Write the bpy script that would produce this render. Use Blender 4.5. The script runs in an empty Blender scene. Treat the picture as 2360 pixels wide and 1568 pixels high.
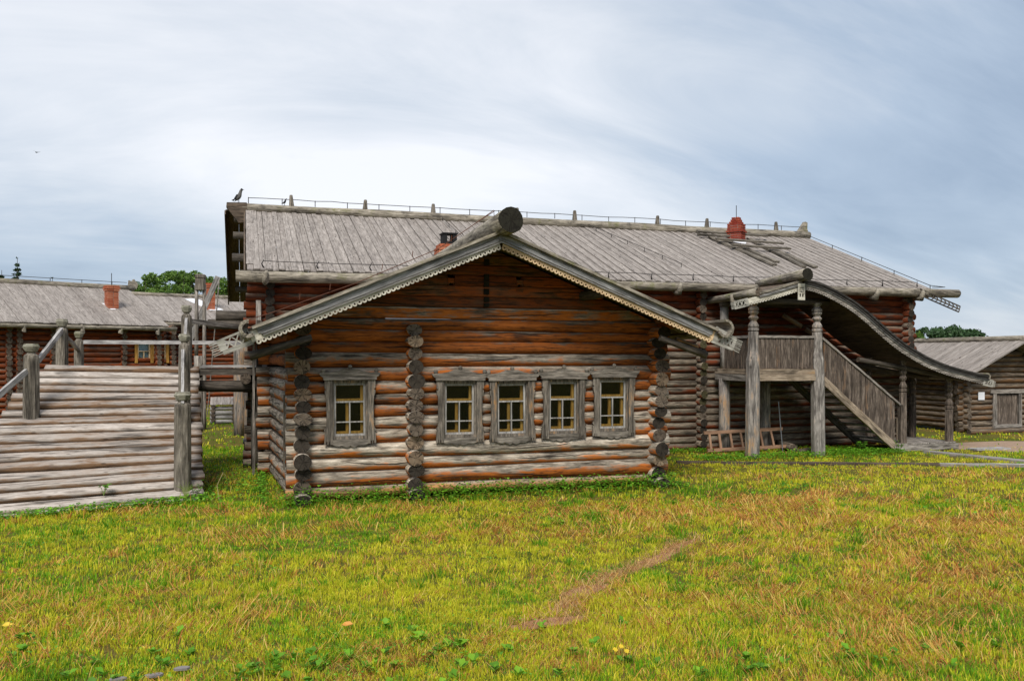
import bpy, math, random
import numpy as np
from mathutils import Vector, Matrix

R = random.Random(11)
rng = np.random.default_rng(5)
scene = bpy.context.scene
col = scene.collection

# ------------------------------------------------------------------ camera
# world: X along the front wall (to the right), Y away from the viewer, Z up
EYE = 2.2
TH = math.radians(17.39)
FOC, PCX, PHY = 1970.0, 1180.0, 823.0          # focal length / principal column / horizon row on a 2360 px wide frame
cam_d = bpy.data.cameras.new('camera'); cam = bpy.data.objects.new('camera', cam_d); col.objects.link(cam)
cam.location = (0, 0, EYE); cam.rotation_euler = (math.radians(90), 0, -TH)
cam_d.sensor_width = 36; cam_d.lens = FOC / 2360 * 36; cam_d.shift_y = 39 / 2360
cam_d.clip_end = 3000; cam_d.clip_start = 0.05
scene.camera = cam

# ------------------------------------------------------------------ light
SUN_EL, SUN_AZ = 47.0, 204.0                    # degrees; azimuth clockwise from +Y
sun_d = bpy.data.lights.new('sun', 'SUN'); sun = bpy.data.objects.new('sun', sun_d); col.objects.link(sun)
sun_d.energy = 1.5; sun_d.angle = math.radians(22); sun_d.color = (1.0, 0.95, 0.88)
e, a = math.radians(SUN_EL), math.radians(SUN_AZ)
sdir = Vector((math.sin(a) * math.cos(e), math.cos(a) * math.cos(e), math.sin(e)))
sun.rotation_euler = (-sdir).to_track_quat('-Z', 'Y').to_euler()
sun.location = sdir * 60
scene.view_settings.view_transform = 'Standard'; scene.view_settings.look = 'None'
scene.view_settings.gamma = 1.0; scene.view_settings.use_curve_mapping = False
scene.view_settings.exposure = 1.32
scene.cycles.max_bounces = 5; scene.cycles.diffuse_bounces = 3; scene.cycles.transparent_max_bounces = 8
scene.cycles.caustics_reflective = False; scene.cycles.caustics_refractive = False


def nd(nt, typ, ins=None, **attrs):
    n = nt.nodes.new(typ)
    for k, v in attrs.items():
        setattr(n, k, v)
    for k, v in (ins or {}).items():
        s = n.inputs[k]
        if isinstance(v, bpy.types.NodeSocket):
            nt.links.new(v, s)
        elif isinstance(v, bpy.types.Node):
            nt.links.new(v.outputs[0], s)
        else:
            s.default_value = v
    return n


def mth(nt, op, a, b=0.0, clamp=False):
    return nd(nt, 'ShaderNodeMath', {0: a, 1: b}, operation=op, use_clamp=clamp).outputs[0]


def mrange(nt, v, a, b, c=0.0, d=1.0, smooth=False):
    n = nd(nt, 'ShaderNodeMapRange', {0: v, 1: a, 2: b, 3: c, 4: d})
    if smooth:
        n.interpolation_type = 'SMOOTHSTEP'
    return n.outputs[0]


def mix(nt, f, a, b, mode='MIX'):
    n = nt.nodes.new('ShaderNodeMix'); n.data_type = 'RGBA'; n.blend_type = mode
    for s, v in ((n.inputs[0], f), (n.inputs[6], a), (n.inputs[7], b)):
        if isinstance(v, bpy.types.NodeSocket):
            nt.links.new(v, s)
        elif isinstance(v, bpy.types.Node):
            nt.links.new(v.outputs[0], s)
        elif isinstance(v, tuple):
            s.default_value = (*v[:3], 1)
        else:
            s.default_value = v
    return n.outputs[2]


def ramp(nt, f, stops):
    n = nt.nodes.new('ShaderNodeValToRGB')
    while len(n.color_ramp.elements) < len(stops):
        n.color_ramp.elements.new(0.5)
    for el, (p, c) in zip(n.color_ramp.elements, stops):
        el.position = p; el.color = (*c[:3], 1)
    nt.links.new(f, n.inputs[0])
    return n.outputs[0]


def srgb(h):
    out = []
    for i in (0, 2, 4):
        c = int(h[i:i + 2], 16) / 255
        out.append(c / 12.92 if c <= .04045 else ((c + .055) / 1.055) ** 2.4)
    return tuple(out)


# ------------------------------------------------------------------ sky: Nishita daylight under an overcast deck of cloud
world = bpy.data.worlds.new('World'); scene.world = world; world.use_nodes = True
wt = world.node_tree; wt.nodes.clear()
sky = nd(wt, 'ShaderNodeTexSky', sky_type='NISHITA', sun_disc=False, sun_elevation=e, sun_rotation=a, air_density=1.0, dust_density=1.5)
skyc = nd(wt, 'ShaderNodeVectorMath', {0: sky.outputs[0], 3: 0.10}, operation='SCALE')
tcw = nd(wt, 'ShaderNodeTexCoord')
sep = nd(wt, 'ShaderNodeSeparateXYZ', {0: tcw.outputs['Generated']})
zz = mth(wt, 'ADD', mth(wt, 'MAXIMUM', sep.outputs[2], 0.0), 0.34)
dx = mth(wt, 'DIVIDE', sep.outputs[0], zz); dy = mth(wt, 'DIVIDE', sep.outputs[1], zz)
cv = nd(wt, 'ShaderNodeCombineXYZ', {0: dx, 1: dy, 2: 3.1})
map1 = nd(wt, 'ShaderNodeMapping', {0: cv.outputs[0], 1: (36.17, 13.38, 0), 2: (0, 0, -.5), 3: (0.55, 0.85, 1)})
n1 = nd(wt, 'ShaderNodeTexNoise', {'Vector': map1.outputs[0], 'Scale': 1.0, 'Detail': 5.0, 'Roughness': 0.45, 'Distortion': 0.25})
map2 = nd(wt, 'ShaderNodeMapping', {0: cv.outputs[0], 1: (61.49, 38.37, 4), 2: (0, 0, -.9), 3: (1.1, 3.2, 1)})
n2 = nd(wt, 'ShaderNodeTexNoise', {'Vector': map2.outputs[0], 'Scale': 1.0, 'Detail': 8.0, 'Roughness': 0.62, 'Distortion': 0.6})
cl = mth(wt, 'ADD', mth(wt, 'MULTIPLY', n1.outputs[0], .76), mth(wt, 'MULTIPLY', n2.outputs[0], .24))
cloud = ramp(wt, cl, [(.39, (.122, .158, .212)), (.475, (.182, .22, .272)), (.56, (.275, .298, .33)), (.66, (.385, .39, .405))])
wcol = mix(wt, 0.93, skyc.outputs[0], cloud)
bg = nd(wt, 'ShaderNodeBackground', {0: wcol, 1: 1.0})
wo = nd(wt, 'ShaderNodeOutputWorld', {0: bg.outputs[0]})


# ------------------------------------------------------------------ pixel helper: a point of the place from its direction and its plane
def ray(px, py):
    u = (px - PCX) / FOC; v = (PHY - py) / FOC
    return Vector((math.sin(TH) + u * math.cos(TH), math.cos(TH) - u * math.sin(TH), v))


def at(px, py, Y):
    r = ray(px, py); return Vector((0, 0, EYE)) + r * (Y / r.y)


def gp(px, py, z=0.0):
    r = ray(px, py); return Vector((0, 0, EYE)) + r * ((z - EYE) / r.z)


def on_plane(px, py, p, n):
    r = ray(px, py); o = Vector((0, 0, EYE))
    return o + r * ((Vector(p) - o).dot(n) / r.dot(n))


# ------------------------------------------------------------------ materials
def new_mat(name):
    m = bpy.data.materials.new(name); m.use_nodes = True
    nt = m.node_tree; nt.nodes.clear()
    out = nd(nt, 'ShaderNodeOutputMaterial')
    return m, nt, out


def wood(name, dark, mid, light, axis='X', warm=None, warm_w=0.0, warm_up=True, warm_soft=.55, knots=.5, crack=.7, moss=0.0, vary=.35,
         rough=.8, grain=1.0, zwarm=None, bump=.5, warm_dark=None, blotch=.5, longcrack=False, gain=(1.0, 1.0)):
    """weathered timber: grain along one local axis, checks, knots, blotches; `warm` is the unweathered side of a log"""
    m, nt, out = new_mat(name)
    tc = nd(nt, 'ShaderNodeTexCoord'); oi = nd(nt, 'ShaderNodeObjectInfo')
    rnd = oi.outputs['Random']
    off = nd(nt, 'ShaderNodeCombineXYZ', {0: mth(nt, 'MULTIPLY', rnd, 71.0), 1: mth(nt, 'MULTIPLY', rnd, 37.0), 2: mth(nt, 'MULTIPLY', rnd, 53.0)})
    v0 = nd(nt, 'ShaderNodeVectorMath', {0: tc.outputs['Object'], 1: off.outputs[0]}, operation='ADD').outputs[0]
    ax = 'XYZ'.index(axis)

    def sc(l, c):
        s = [c, c, c]; s[ax] = l
        return nd(nt, 'ShaderNodeMapping', {0: v0, 3: tuple(s)}).outputs[0]
    g = nd(nt, 'ShaderNodeTexNoise', {'Vector': sc(3.4 * grain, 30 * grain), 'Scale': 1.0, 'Detail': 4.0, 'Roughness': .75, 'Distortion': .25}).outputs[0]
    b = nd(nt, 'ShaderNodeTexNoise', {'Vector': sc(1.7, 4.6), 'Scale': 1.0, 'Detail': 3.0, 'Roughness': .6}).outputs[0]
    ck = nd(nt, 'ShaderNodeTexNoise', {'Vector': sc(.4, 7), 'Scale': 1.0, 'Detail': 2.0, 'Roughness': .45, 'Distortion': .3}).outputs[0]
    ckl = mrange(nt, mth(nt, 'ABSOLUTE', mth(nt, 'SUBTRACT', ck, .5)), 0.010, 0.05)          # 0 in a check, 1 outside
    ckl = mth(nt, 'MAXIMUM', ckl, mrange(nt, b, .42, .56, 0, 1))
    c = ramp(nt, g, [(.33, dark), (.5, mid), (.66, light)])
    if warm is not None:
        wd = warm_dark or tuple(x * .38 for x in warm)
        wc = ramp(nt, g, [(.33, wd), (.5, tuple(x * .75 for x in warm)), (.66, warm)])
        nz = nd(nt, 'ShaderNodeSeparateXYZ', {0: tc.outputs['Normal']}).outputs[2]
        f = mth(nt, 'MULTIPLY', nz, -.62 if warm_up else 0.0)
        f = mth(nt, 'ADD', f, mth(nt, 'MULTIPLY', mth(nt, 'SUBTRACT', b, .5), 1.7))
        f = mth(nt, 'ADD', f, mth(nt, 'MULTIPLY', mth(nt, 'SUBTRACT', rnd, .5), .55))
        f = mth(nt, 'ADD', f, mth(nt, 'MULTIPLY', mth(nt, 'SUBTRACT', g, .5), 1.5))
        if zwarm:                                                   # boards sheltered high under the roof keep their colour
            geo = nd(nt, 'ShaderNodeNewGeometry')
            wz = nd(nt, 'ShaderNodeSeparateXYZ', {0: geo.outputs['Position']}).outputs[2]
            f = mth(nt, 'ADD', f, mrange(nt, wz, zwarm[0], zwarm[1], 0, zwarm[2], True))
        f = mrange(nt, mth(nt, 'ADD', f, warm_w), -warm_soft * .5, warm_soft * .5, 0, 1, True)
        c = mix(nt, f, c, wc)
    c = mix(nt, mrange(nt, b, .3, .6, blotch, 0.0), c, mix(nt, 1.0, c, (.42, .40, .38), 'MULTIPLY'))
    c = mix(nt, mrange(nt, rnd, 0, 1, 0, vary), c, mix(nt, 1.0, c, (.45, .43, .42), 'MULTIPLY'))
    if knots > 0:
        vo = nd(nt, 'ShaderNodeTexVoronoi', {'Vector': sc(3.2, 8.5), 'Scale': 1.0, 'Randomness': 1.0})
        kn = mrange(nt, vo.outputs['Distance'], .08, .16)
        c = mix(nt, mth(nt, 'MULTIPLY', mth(nt, 'SUBTRACT', 1.0, kn), knots), c, (.02, .014, .010))
    if moss > 0:
        mn = nd(nt, 'ShaderNodeTexNoise', {'Vector': nd(nt, 'ShaderNodeMapping', {0: v0, 3: (2.2, 2.2, 2.2)}).outputs[0], 'Scale': 1.0, 'Detail': 8.0, 'Roughness': .75}).outputs[0]
        c = mix(nt, mrange(nt, mn, .55, .66, 0, moss), c, (.12, .125, .03))
        c = mix(nt, mrange(nt, mn, .36, .44, moss * .8, 0), c, (.035, .03, .025))
    c = mix(nt, mth(nt, 'MULTIPLY', mth(nt, 'SUBTRACT', 1.0, ckl), crack), c, (.012, .009, .007))
    if gain != (1.0, 1.0):
        r2 = mth(nt, 'FRACT', mth(nt, 'MULTIPLY', rnd, 17.31))
        c = nd(nt, 'ShaderNodeVectorMath', {0: c, 3: mrange(nt, r2, 0, 1, gain[0], gain[1])}, operation='SCALE').outputs[0]
    if longcrack:                                                   # one long drying check along each log, wandering and broken
        so = nd(nt, 'ShaderNodeSeparateXYZ', {0: tc.outputs['Object']})
        xo = mth(nt, 'ADD', so.outputs[0], mth(nt, 'MULTIPLY', rnd, 93.0))
        w1 = nd(nt, 'ShaderNodeTexNoise', {'W': mth(nt, 'MULTIPLY', xo, .9), 'Scale': 1.0, 'Detail': 4.0}, noise_dimensions='1D').outputs[0]
        w2 = nd(nt, 'ShaderNodeTexNoise', {'W': mth(nt, 'ADD', mth(nt, 'MULTIPLY', xo, .7), 31.0), 'Scale': 1.0, 'Detail': 1.0}, noise_dimensions='1D').outputs[0]
        lvl = mth(nt, 'ADD', mth(nt, 'MULTIPLY', mth(nt, 'FRACT', mth(nt, 'MULTIPLY', rnd, 7.7)), .12), -.05)
        dz_ = mth(nt, 'ABSOLUTE', mth(nt, 'SUBTRACT', mth(nt, 'SUBTRACT', so.outputs[2], lvl), mth(nt, 'MULTIPLY', mth(nt, 'SUBTRACT', w1, .5), .11)))
        wid = mrange(nt, w2, .46, .62, .0, .009)
        lc = mth(nt, 'LESS_THAN', dz_, wid)
        c = mix(nt, mth(nt, 'MULTIPLY', lc, .9), c, (.014, .009, .006))
    hgt = mth(nt, 'ADD', mth(nt, 'MULTIPLY', g, .35), mth(nt, 'MULTIPLY', ckl, .65))
    bp = nd(nt, 'ShaderNodeBump', {'Height': hgt, 'Strength': bump, 'Distance': .012})
    bs = nd(nt, 'ShaderNodeBsdfPrincipled', {'Base Color': c, 'Roughness': rough, 'Normal': bp.outputs[0], 'Specular IOR Level': .25})
    nt.links.new(bs.outputs[0], out.inputs[0])
    return m


def endgrain(name, dark, light):
    m, nt, out = new_mat(name)
    tc = nd(nt, 'ShaderNodeTexCoord'); oi = nd(nt, 'ShaderNodeObjectInfo'); rnd = oi.outputs['Random']
    s = nd(nt, 'ShaderNodeSeparateXYZ', {0: tc.outputs['Object']})
    y, z = s.outputs[1], s.outputs[2]
    rad = mth(nt, 'SQRT', mth(nt, 'ADD', mth(nt, 'MULTIPLY', y, y), mth(nt, 'MULTIPLY', z, z)))
    ang = mth(nt, 'ARCTAN2', y, z)
    rings = nd(nt, 'ShaderNodeTexNoise', {'Vector': nd(nt, 'ShaderNodeCombineXYZ', {0: mth(nt, 'MULTIPLY', rad, 120.0), 1: rnd}).outputs[0], 'Scale': 1.0, 'Detail': 2.0}).outputs[0]
    cr = nd(nt, 'ShaderNodeTexNoise', {'Vector': nd(nt, 'ShaderNodeCombineXYZ', {0: mth(nt, 'MULTIPLY', ang, 1.3), 1: mth(nt, 'MULTIPLY', rad, 3.0), 2: mth(nt, 'MULTIPLY', rnd, 40)}).outputs[0], 'Scale': 1.0, 'Detail': 3.0}).outputs[0]
    blot = nd(nt, 'ShaderNodeTexNoise', {'Vector': tc.outputs['Object'], 'Scale': 14.0, 'Detail': 4.0}).outputs[0]
    c = mix(nt, rings, dark, light)
    c = mix(nt, mrange(nt, blot, .3, .6, .35, 1), mix(nt, 1.0, c, (.45, .4, .36), 'MULTIPLY'), c)
    crm = mrange(nt, mth(nt, 'ABSOLUTE', mth(nt, 'SUBTRACT', cr, .5)), .006, .035)
    c = mix(nt, mth(nt, 'MULTIPLY', mth(nt, 'SUBTRACT', 1.0, crm), .85), c, (.01, .008, .006))
    c = mix(nt, mrange(nt, rnd, 0, 1, 0, .6), c, mix(nt, 1.0, c, (.3, .27, .25), 'MULTIPLY'))
    bp = nd(nt, 'ShaderNodeBump', {'Height': mth(nt, 'ADD', crm, mth(nt, 'MULTIPLY', rings, .3)), 'Strength': .5, 'Distance': .01})
    bs = nd(nt, 'ShaderNodeBsdfPrincipled', {'Base Color': c, 'Roughness': .9, 'Normal': bp.outputs[0], 'Specular IOR Level': .2})
    nt.links.new(bs.outputs[0], out.inputs[0])
    return m


def plain(name, c, rough=.6, metal=0.0, noise=.3, scale=8.0, spec=.4):
    m, nt, out = new_mat(name)
    tc = nd(nt, 'ShaderNodeTexCoord')
    n = nd(nt, 'ShaderNodeTexNoise', {'Vector': tc.outputs['Object'], 'Scale': scale, 'Detail': 5.0, 'Roughness': .65}).outputs[0]
    cc = mix(nt, mrange(nt, n, .3, .7, 0, noise), c, tuple(x * .35 for x in c))
    bs = nd(nt, 'ShaderNodeBsdfPrincipled', {'Base Color': cc, 'Roughness': rough, 'Metallic': metal, 'Specular IOR Level': spec})
    nt.links.new(bs.outputs[0], out.inputs[0])
    return m


GD, GM, GL = (.07, .058, .048), (.19, .168, .142), (.36, .33, .29)
WARM = (.60, .172, .027)
M_log = wood('facade_log_wood', (.11, .086, .062), (.37, .315, .245), (.70, .625, .51), longcrack=True, gain=(.66, 1.12), warm=WARM, warm_w=-.12, zwarm=(1.2, 2.7, .42), warm_soft=.4, warm_dark=(.10, .024, .006))
M_logpale = wood('sill_log_wood', (.2, .14, .09), (.46, .36, .26), (.66, .57, .45), warm=(.62, .32, .12), warm_w=.1, warm_dark=(.2, .08, .025))
M_gable = wood('gable_timber_wood', (.05, .034, .023), (.19, .115, .07), (.38, .25, .16), longcrack=True, gain=(.7, 1.3), warm=(.38, .092, .018), warm_w=.18, warm_up=False, warm_soft=.8, crack=.5, warm_dark=(.03, .011, .005))
M_rearlog = wood('rear_wall_log_wood', (.06, .047, .035), (.18, .145, .107), (.38, .32, .24), warm=(.22, .045, .009), warm_w=-.28, warm_soft=.6, zwarm=(1.7, 3.4, .7), warm_dark=(.05, .014, .005))  # unweathered red high on the wall, darkened to carry the eaves' shade
M_farlog = wood('far_log_wood', (.06, .042, .03), (.17, .11, .075), (.28, .20, .14), warm=(.30, .062, .011), warm_w=.30, warm_soft=.7, warm_dark=(.055, .014, .005), bump=.3)
M_shedlog = wood('shed_log_wood', (.06, .045, .032), (.17, .13, .092), (.34, .275, .205), warm=(.24, .125, .055), warm_w=-.15, bump=.4)
M_end = endgrain('log_end_grain', (.065, .05, .037), (.25, .2, .152))
M_ramp = wood('ramp_log_wood', (.23, .185, .15), (.45, .395, .345), (.67, .61, .545), warm=(.24, .14, .075), warm_w=.30, warm_dark=(.08, .045, .028), knots=.6, vary=.2)
M_roof = wood('roof_board_wood', (.195, .17, .15), (.30, .266, .238), (.43, .385, .348), knots=.95, crack=.25, vary=.4, blotch=.22, grain=.9, bump=.35)
M_roofmoss = wood('mossy_beam_wood', (.11, .095, .072), (.29, .255, .2), (.50, .445, .36), moss=.75, knots=.3)
M_grey = wood('silver_grey_wood', (.11, .097, .083), (.27, .24, .208), (.46, .42, .37), crack=.6, knots=.35, vary=.25)
M_barge = wood('barge_board_wood', (.12, .118, .112), (.25, .248, .24), (.40, .395, .38), crack=.5, knots=.35, vary=.2)
M_trim = wood('carved_trim_wood', (.36, .33, .26), (.60, .56, .46), (.78, .74, .64), crack=.3, knots=.25, vary=.15, bump=.3)
M_tail = wood('weathered_tail_wood', (.19, .18, .15), (.34, .325, .28), (.50, .475, .42), crack=.3, knots=.25, vary=.15, bump=.3)
M_trimwarm = wood('carved_trim_warm_wood', (.42, .28, .15), (.66, .47, .27), (.80, .64, .43), crack=.3, knots=.3, vary=.1, bump=.3)
M_case = wood('window_casing_wood', (.06, .052, .042), (.165, .142, .115), (.32, .28, .23), axis='Z', warm=(.45, .22, .055), warm_w=-.40, warm_up=False, crack=.5, knots=.45, vary=.25)
M_casex = wood('window_header_wood', (.065, .057, .046), (.18, .157, .13), (.35, .31, .26), axis='X', crack=.5, knots=.35, vary=.25)
M_yellow = wood('inner_frame_wood', (.30, .14, .03), (.50, .26, .055), (.64, .37, .10), axis='Z', crack=.2, knots=.2, vary=.2, bump=.2)
M_sash = wood('sash_wood', (.2, .19, .175), (.38, .365, .34), (.55, .53, .49), axis='Z', warm=(.42, .2, .06), warm_w=-.55, warm_up=False, crack=.3, knots=.2, bump=.3)
M_post = wood('porch_post_wood', (.12, .108, .096), (.30, .272, .245), (.52, .48, .43), axis='Z', warm=(.50, .29, .13), warm_w=-.27, warm_up=False, crack=.6, knots=.5)
M_postX = wood('porch_post_wood_lengthwise', (.12, .108, .096), (.30, .272, .245), (.52, .48, .43), axis='X', warm=(.50, .29, .13), warm_w=-.27, warm_up=False, crack=.6, knots=.5)
M_postdark = wood('ramp_post_wood', (.06, .052, .04), (.17, .147, .116), (.32, .283, .232), axis='Z', crack=.7, knots=.4)
M_postdarkX = wood('ramp_post_wood_lengthwise', (.06, .052, .04), (.17, .147, .116), (.32, .283, .232), axis='X', crack=.7, knots=.4)
M_capw = wood('post_cap_wood', (.12, .11, .08), (.26, .245, .19), (.40, .385, .30), axis='X', moss=.5, crack=.5)
M_rail = wood('rail_board_wood', (.20, .19, .18), (.38, .365, .35), (.55, .53, .51), crack=.5, knots=.3)
M_board = wood('railing_plank_wood', (.045, .034, .027), (.135, .105, .082), (.29, .235, .19), axis='Z', warm=(.33, .17, .07), warm_w=-.55, warm_up=False, crack=.5, knots=.5, vary=.6)
M_boardX = wood('railing_plank_wood_lengthwise', (.045, .034, .027), (.135, .105, .082), (.29, .235, .19), axis='X', warm=(.33, .17, .07), warm_w=-.55, warm_up=False, crack=.5, knots=.5, vary=.6)
M_dark = wood('dark_beam_wood', (.03, .025, .02), (.08, .066, .052), (.16, .135, .108), crack=.5, knots=.3)
M_soffit = wood('soffit_board_wood', (.05, .038, .028), (.12, .088, .062), (.2, .15, .11), crack=.3, knots=.3)
M_pinkwood = wood('new_ladder_wood', (.22, .125, .075), (.36, .21, .13), (.46, .29, .19), crack=.3, knots=.3, bump=.3)
M_tar = wood('dark_moulding_wood', (.016, .014, .012), (.038, .034, .03), (.085, .078, .07), crack=.4, knots=.2)
M_ochre = wood('porch_beam_wood', (.16, .125, .085), (.34, .265, .19), (.50, .41, .31), warm=(.42, .26, .12), warm_w=.0, crack=.6, knots=.4)
M_enddark = endgrain('blackened_log_end', (.025, .02, .016), (.08, .066, .05))
M_endtan = endgrain('tan_log_end', (.16, .11, .07), (.42, .32, .22))
M_endmoss = endgrain('mossy_log_end', (.045, .042, .02), (.14, .125, .06))
M_butt = endgrain('blackened_butt_end', (.012, .011, .008), (.035, .032, .022))
M_metal = plain('dull_iron', (.05, .045, .042), .6, .6)
M_rust = plain('rusty_wire', (.12, .045, .025), .8, .2)
M_steel = plain('grey_steel', (.35, .37, .4), .4, .8)
M_white = plain('white_sheet', (.78, .79, .82), .5, 0, .08)
M_soot = plain('sooty_iron', (.012, .012, .013), .8, .2)
M_mortar = plain('lime_mortar', (.42, .36, .31), .95, 0, .4, 14)
M_dirt = plain('bare_soil', (.36, .195, .11), .95, 0, .55, 5.0, .1)
M_gravel = plain('gravelly_soil', (.36, .255, .18), .95, 0, .5, 9.0, .1)
M_crow = plain('crow_feather', (.012, .012, .014), .55)
M_crowgrey = plain('crow_grey_feather', (.14, .135, .13), .8)
M_stone = plain('grey_stone', (.22, .2, .19), .9, 0, .4, 12)


def brick_mat(name, base, vary):
    m, nt, out = new_mat(name)
    oi = nd(nt, 'ShaderNodeObjectInfo'); tc = nd(nt, 'ShaderNodeTexCoord')
    n = nd(nt, 'ShaderNodeTexNoise', {'Vector': tc.outputs['Object'], 'Scale': 22.0, 'Detail': 5.0}).outputs[0]
    c = mix(nt, oi.outputs['Random'], base, vary)
    c = mix(nt, mrange(nt, n, .35, .7, 0, .6), c, tuple(x * .4 for x in base))
    bs = nd(nt, 'ShaderNodeBsdfPrincipled', {'Base Color': c, 'Roughness': .9, 'Specular IOR Level': .2})
    nt.links.new(bs.outputs[0], out.inputs[0])
    return m


M_brickred = brick_mat('dark_red_brick', (.24, .035, .022), (.38, .085, .045))
M_brickor = brick_mat('orange_brick', (.40, .095, .04), (.52, .2, .11))


def glass_mat(name, tint):
    m, nt, out = new_mat(name)
    tr = nd(nt, 'ShaderNodeBsdfTransparent', {0: (*tint, 1)})
    gl = nd(nt, 'ShaderNodeBsdfGlossy', {0: (1, 1, 1, 1), 'Roughness': .03})
    lw = nd(nt, 'ShaderNodeFresnel', {0: 1.5})
    tc = nd(nt, 'ShaderNodeTexCoord')
    wv = nd(nt, 'ShaderNodeTexNoise', {'Vector': tc.outputs['Object'], 'Scale': 5.0}).outputs[0]
    bp = nd(nt, 'ShaderNodeBump', {'Height': wv, 'Strength': .12, 'Distance': .02})
    nt.links.new(bp.outputs[0], gl.inputs['Normal'])
    mx = nd(nt, 'ShaderNodeMixShader', {0: mth(nt, 'MULTIPLY', lw.outputs[0], .5, True), 1: tr.outputs[0], 2: gl.outputs[0]})
    nt.links.new(mx.outputs[0], out.inputs[0])
    return m


M_glass = glass_mat('window_glass', (.93, .95, .93))
M_curtain = plain('pale_blue_curtain', (.45, .58, .70), .9, 0, .3, 6)
M_black = plain('painted_room_shade', (.012, .011, .010), .95)  # near-black colour standing in for the darkness of the room


def leafy(name, use_attr=True, base=(.06, .14, .02), rough=.55, transl=.35):
    m, nt, out = new_mat(name)
    if use_attr:
        c = nd(nt, 'ShaderNodeAttribute', attribute_name='tint').outputs['Color']
    else:
        oi = nd(nt, 'ShaderNodeObjectInfo')
        c = mix(nt, oi.outputs['Random'], base, tuple(x * 1.5 for x in base))
    d = nd(nt, 'ShaderNodeBsdfPrincipled', {'Base Color': c, 'Roughness': rough, 'Specular IOR Level': .25})
    t = nd(nt, 'ShaderNodeBsdfTranslucent', {0: c})
    mx = nd(nt, 'ShaderNodeMixShader', {0: transl, 1: d.outputs[0], 2: t.outputs[0]})
    nt.links.new(mx.outputs[0], out.inputs[0])
    return m


M_grass = leafy('grass_blades', transl=.42)
M_leaf = leafy('broad_leaves', transl=.3)
M_bark = plain('tree_bark', (.10, .085, .07), .95, 0, .6, 10, .1)

# ------------------------------------------------------------------ mesh and object helpers
W = {}


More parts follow.
